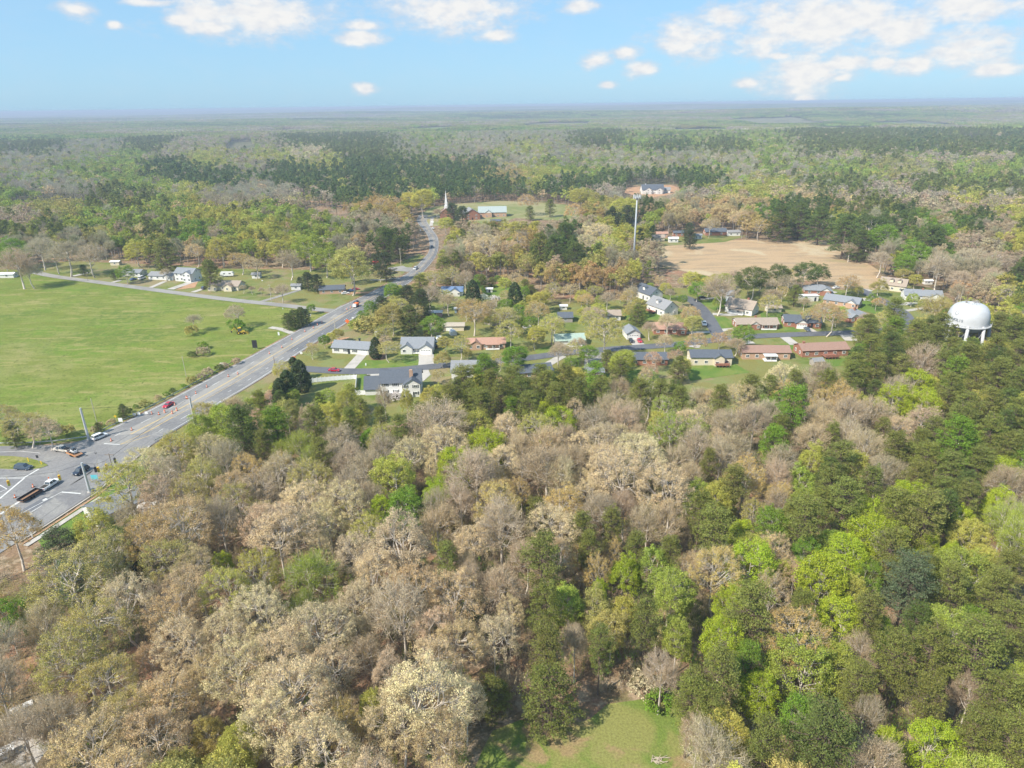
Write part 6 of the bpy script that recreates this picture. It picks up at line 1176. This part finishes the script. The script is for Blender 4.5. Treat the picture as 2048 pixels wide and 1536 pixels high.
for (d0, d1, sp, mode) in ((200, 1150, 8.0, 't'), (1150, 2500, 10.0, 't'), (2500, 5200, 46, 'g'), (5200, 12000, 92, 'g'), (12000, 32000, 200, 'g')):
    X, Y, Z, u, v = scatter(d0, d1, sp, mode); n = len(X); print('scatter', d0, n)
    uu = u + RG.normal(0, 16, n); vv = v + RG.normal(0, 5, n); ids = np.zeros(n, int); S = np.zeros(n); T = np.zeros((n, 3)); code = []
    for i in range(0, n, 3000):
        q = slice(i, i + 3000); dd = np.hypot(uu[q, None] - RP[None, :, 0], (vv[q, None] - RP[None, :, 1]) * 2.6); code += [RC[j] for j in dd.argmin(1)]
    if mode == 'g':
        f1 = lowf(X, Y, 420, 700) + .5 * lowf(X, Y, 1300, 2200) + RG.normal(0, .35, n)
        code = ['Pd' if f > .75 else ('LG' if f > .5 else ('La' if f > .0 else ('Oo' if f > -.4 else ('Oe' if f > -1.0 else 'Bp')))) for f in f1]
        code = np.array(code)
    for i in range(n):
        c = code[i]; r = RG.rand()
        if mode == 't' and r < .16: c = ('Oe', 'La', 'Pn', 'Ot', 'Be', 'Oy')[RG.randint(6)]
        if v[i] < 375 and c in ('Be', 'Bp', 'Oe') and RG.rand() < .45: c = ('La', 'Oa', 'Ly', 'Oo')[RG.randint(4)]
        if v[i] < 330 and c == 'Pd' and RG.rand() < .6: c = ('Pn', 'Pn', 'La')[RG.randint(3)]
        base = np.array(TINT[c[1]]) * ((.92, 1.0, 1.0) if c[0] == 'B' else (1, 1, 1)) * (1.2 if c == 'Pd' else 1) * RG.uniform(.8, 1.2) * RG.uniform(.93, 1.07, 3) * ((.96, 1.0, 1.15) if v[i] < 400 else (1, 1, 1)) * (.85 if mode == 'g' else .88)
        if mode == 'g': ids[i] = PIX['G'][RG.randint(4)]; S[i] = sp / 54.0
        else: ids[i] = PIX[c[0].lower() if math.hypot(X[i], Y[i]) < 700 else c[0]][RG.randint(4)]; S[i] = RG.uniform(.72, 1.15) * (1.0 if sp < 10 else 1.2)
        T[i] = base
    Sz = S if mode == 't' else np.minimum(S, 1.25)
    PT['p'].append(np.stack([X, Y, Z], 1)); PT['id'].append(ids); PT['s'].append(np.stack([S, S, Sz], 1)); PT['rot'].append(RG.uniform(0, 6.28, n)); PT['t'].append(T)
A = {k: np.concatenate(x) for k, x in PT.items()}
me = bpy.data.meshes.new('woodland'); me.vertices.add(len(A['p'])); me.vertices.foreach_set('co', A['p'].astype(np.float32).ravel())
a = me.attributes.new('pid', 'INT', 'POINT'); a.data.foreach_set('value', A['id'].astype(np.int32))
a = me.attributes.new('rz', 'FLOAT', 'POINT'); a.data.foreach_set('value', A['rot'].astype(np.float32))
a = me.attributes.new('sc', 'FLOAT_VECTOR', 'POINT'); a.data.foreach_set('vector', A['s'].astype(np.float32).ravel())
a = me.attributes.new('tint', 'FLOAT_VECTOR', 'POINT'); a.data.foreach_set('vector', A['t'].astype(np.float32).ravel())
wo = bpy.data.objects.new('woodland', me); COL.objects.link(wo)
tag(wo, 'mixed spring woodland of green, tan and dark pine trees stretching to the hazy horizon', 'woodland', None, 'stuff')
ng = bpy.data.node_groups.new('plant_trees', 'GeometryNodeTree')
ng.interface.new_socket('Geometry', in_out='INPUT', socket_type='NodeSocketGeometry'); ng.interface.new_socket('Geometry', in_out='OUTPUT', socket_type='NodeSocketGeometry')
gi = ng.nodes.new('NodeGroupInput'); go = ng.nodes.new('NodeGroupOutput'); iop = ng.nodes.new('GeometryNodeInstanceOnPoints'); ci = ng.nodes.new('GeometryNodeCollectionInfo')
ci.inputs['Collection'].default_value = PCOL; ci.inputs['Separate Children'].default_value = True; ci.inputs['Reset Children'].default_value = True
def na(nm, ty):
    n = ng.nodes.new('GeometryNodeInputNamedAttribute'); n.data_type = ty; n.inputs['Name'].default_value = nm; return n.outputs['Attribute']
cx = ng.nodes.new('ShaderNodeCombineXYZ'); ng.links.new(na('rz', 'FLOAT'), cx.inputs[2])
mp = ng.nodes.new('GeometryNodeMeshToPoints'); ng.links.new(gi.outputs[0], mp.inputs[0])
ng.links.new(mp.outputs[0], iop.inputs['Points']); ng.links.new(ci.outputs[0], iop.inputs['Instance']); iop.inputs['Pick Instance'].default_value = True
ng.links.new(na('pid', 'INT'), iop.inputs['Instance Index']); ng.links.new(cx.outputs[0], iop.inputs['Rotation']); ng.links.new(na('sc', 'FLOAT_VECTOR'), iop.inputs['Scale'])
ng.links.new(iop.outputs[0], go.inputs[0])
md = wo.modifiers.new('plant_trees', 'NODES'); md.node_group = ng
# brushwood: saplings and scrub on the floor of the near woods
for s in range(4):
    rg = np.random.RandomState(950 + s); Vs = []
    st = np.stack([rg.uniform(-2, 2, 14), rg.uniform(-2, 2, 14), np.zeros(14)], 1); tp = st + np.stack([rg.normal(0, .5, 14), rg.normal(0, .5, 14), rg.uniform(1.2, 4.8, 14)], 1)
    a_ = tubes(st, tp, .035, .012, 3); b_ = twigs(rg, np.vstack([tp, (tp + st) / 2]), 12, 1.0, .022, out_c=np.array([0, 0, -2.])); c_ = leaves(rg, np.vstack([tp, (tp * .7 + st * .3)]), .45, 5, .22, .8, .4)
    V, F, v, m = stack([(c_[0], c_[1], c_[2], 0), (b_[0], b_[1], b_[2], 0), (a_[0], a_[1], np.full(len(a_[1]), .5), 1)]); add_far('U' + str(s), V, F, v, m, FB)
UX = []; 
X, Y = np.meshgrid(np.arange(-330, 420, 3.6), np.arange(40, 420, 3.6)); X = (X + RG.uniform(-1.7, 1.7, X.shape)).ravel(); Y = (Y + RG.uniform(-1.7, 1.7, Y.shape)).ravel()
hv = [G(u, v) for u, v in WOODS]; big = [(G(u, v + 25).x, G(u, v + 25).y) for u, v in WOODS]; k = inpoly(X, Y, big)
u, v = proj(np.stack([X, Y, 0 * X + 2], 1)); k &= (u > -80) & (u < 2130) & (v < 1640)
for c in CLEAR[:-1]: k &= ~inpoly(X, Y, c)
k &= ~inpoly(X, Y, [(G(a, b).x, G(a, b).y) for a, b in VG]); X, Y = X[k], Y[k]; n = len(X); print('brush', n)
me = bpy.data.meshes.new('undergrowth'); me.vertices.add(n); me.vertices.foreach_set('co', np.stack([X, Y, 0 * X], 1).astype(np.float32).ravel())
a = me.attributes.new('pid', 'INT', 'POINT'); a.data.foreach_set('value', (PIX['U'][0] + RG.randint(0, 4, n)).astype(np.int32))
a = me.attributes.new('rz', 'FLOAT', 'POINT'); a.data.foreach_set('value', RG.uniform(0, 6.28, n).astype(np.float32))
a = me.attributes.new('sc', 'FLOAT_VECTOR', 'POINT'); a.data.foreach_set('vector', (np.repeat(RG.uniform(.4, 1.15, (n, 1)), 3, 1) * [1, 1, 1]).astype(np.float32).ravel())
ut = np.array([TINT[c] for c in 'eeetopneyG'])[RG.randint(0, 10, n)] * RG.uniform(.75, 1.1, (n, 1)); a = me.attributes.new('tint', 'FLOAT_VECTOR', 'POINT'); a.data.foreach_set('vector', ut.astype(np.float32).ravel())
un = bpy.data.objects.new('undergrowth', me); COL.objects.link(un); tag(un, 'thin brown saplings and scrub covering the floor of the near woods', 'undergrowth', None, 'stuff'); md = un.modifiers.new('plant_trees', 'NODES'); md.node_group = ng
# ------------------------------------------------------------------ haze
hz = MB(); hz.box((0, 0, 0), (84000, 84000, 1)); 
hz = MB(); hz.box((0, 0, (-40 + 103) / 2), (84000, 84000, 143)); ho = hz.build('haze', []); ho.data.materials.clear()
hm = bpy.data.materials.new('haze'); hm.use_nodes = True; t = hm.node_tree; t.nodes.clear(); o_ = t.nodes.new('ShaderNodeOutputMaterial'); pv = t.nodes.new('ShaderNodeVolumePrincipled')
pv.inputs['Color'].default_value = (0.58, 0.68, 0.85, 1); pv.inputs['Density'].default_value = 0.00017; pv.inputs['Anisotropy'].default_value = 0.0
t.links.new(pv.outputs[0], o_.inputs['Volume']); ho.data.materials.append(hm); tag(ho, 'pale blue haze thickening towards the horizon', 'haze', None, 'stuff')
# ------------------------------------------------------------------ labels of the trees: look, then the landmark they stand by, then their order there
LM = [((120,1450),'in the lower left corner'),((330,1300),'by the red brown gap, lower left'),((150,1220),'left of the dark conifer near the junction'),((60,1090),'near the lower left road'),((480,1480),'along the bottom, left part'),((590,1380),'in the pale grove, lower left'),
 ((760,1440),'left of the grass clearing'),((900,1500),'at the shadowed corner of the clearing'),((1100,1400),'at the head of the grass clearing'),((1340,1380),'right of the grass clearing'),((850,1250),'in the brown wood above the clearing'),((1000,1120),'in the open leafless gap'),
 ((1140,1050),'round the tall cream oak'),((1240,1150),'round the bright lime cone'),((1250,1280),'just above the grass clearing'),((560,1080),'in the wood right of the junction'),((700,1020),'left of the bright green clump'),((850,980),'behind the bright green clump'),
 ((380,950),'on the slope right of the junction'),((520,880),'below the steel pole on the highway'),((600,800),'below the white fence'),((760,840),'below the large white house'),((960,800),'in the pine belt behind the houses'),((1150,780),'behind the green roofed house'),
 ((950,940),'by the tall pale forked tree'),((1260,920),'in the cream topped grove'),((1300,1000),'in the pinkish grove at centre right'),((1400,830),'in the tan wood right of centre'),((1560,860),'in the tan wood further right'),((1350,760),'behind the salmon trees'),
 ((1500,760),'behind the long brick houses'),((1700,720),'on the pine slope left of the tower'),((1830,780),'round the round lime tree'),((1900,720),'in front of the water tower'),((2000,750),'right of the water tower'),((1950,860),'on the pine slope below the tower'),
 ((1480,980),'in the mixed wood right of centre'),((1700,980),'below the tan wood, right side'),((1900,1010),'at the right edge, half way down'),((1440,1160),'round the big golden tree'),((1700,1120),'in the lime green grove'),((1850,1180),'round the blue green pine'),
 ((1600,1290),'round the golden spreading tree'),((1480,1400),'in the pines left of the pale trunk'),((1640,1400),'round the white trunked tree'),((1800,1380),'in the pines at lower right'),((1980,1400),'in the lower right corner'),((1700,1500),'along the bottom, right part'),
 ((60,850),'in the brush at the pasture corner'),((390,660),'in the open pasture'),((600,635),'in the dark bushes by the farm lane'),((480,580),'in the row along the farm lane'),((300,540),'behind the farm lane houses'),((80,520),'at the far left of the pasture'),((680,540),'above the low dark roofed house'),
 ((810,600),'beside the highway pines'),((780,690),'by the two gabled house'),((900,600),'by the blue roofed house'),((980,650),'round the rust brown roof'),((1120,650),'by the green roofed house'),((1200,690),'by the narrow garage house'),((1340,700),'along the street, mid right'),
 ((1420,640),'by the side street'),((1560,560),'below the dry field'),((1650,620),'by the bend of the street'),((1800,620),'left of the water tower'),((1950,570),'behind the water tower'),((1700,470),'right of the dry field'),((1450,450),'beyond the dry field'),
 ((1250,430),'left of the cell tower'),((1100,410),'right of the church'),((890,430),'round the church'),((780,410),'left of the church'),((1000,500),'in the wood below the church'),((640,510),'above the highway turning'),((560,780),'by the white fence corner')]
groups = {}
for rec in TREES:
    o, code, tn, pos, R, lab = rec; u, v = proj(pos); u, v = float(u[0]), float(v[0])
    if code == 'C': ds = TWORD[tn].replace('blackish green', 'dark green') + ' ' + SPN[code][1]
    elif tn == 'w': ds = 'small white blossoming tree'
    elif tn == 'v': ds = 'violet blossoming tree'
    elif code == 'B': ds = {'e': 'grey brown', 'p': 'pinkish brown', 'o': 'olive brown', 't': 'tan'}.get(tn, TWORD[tn]) + ' twiggy tree'
    elif code == 'Q': ds = TWORD[tn] + ' low branched pine'
    elif code == 'P': ds = TWORD[tn] + ' pine'
    elif code == 'O': ds = TWORD[tn] + ' budding tree'
    elif code == 'S': ds = TWORD[tn] + ' shrub'
    else: ds = TWORD[tn] + ' leafy tree'
    w_ = min(LM, key=lambda q: math.hypot(q[0][0] - u, (q[0][1] - v) * 1.3))[1]
    groups.setdefault((ds, w_), []).append((u, v, rec))
ORD = ['', 'first', 'second', 'third', 'fourth', 'fifth', 'sixth', 'seventh', 'eighth', 'ninth', 'tenth']
for (ds, w_), L in groups.items():
    L.sort(key=lambda q: q[0]); n = len(L)
    for i, (u, v, rec) in enumerate(L):
        if n == 1: lb_ = ds + ' ' + w_
        elif n == 2: lb_ = ('left ' if i == 0 else 'right ') + ds + ' of two ' + w_
        elif i == 0: lb_ = 'leftmost ' + ds + ' ' + w_
        elif i == n - 1: lb_ = 'rightmost ' + ds + ' ' + w_
        elif n == 3: lb_ = 'middle ' + ds + ' of three ' + w_
        else: lb_ = (ORD[i + 1] if i + 1 < 11 else '%dth' % (i + 1)) + ' ' + ds + ' from left ' + w_
        tag(rec[0], lb_, SPN[rec[1]][2], SPN[rec[1]][2] + 's ' + w_)
bpy.context.view_layer.update()
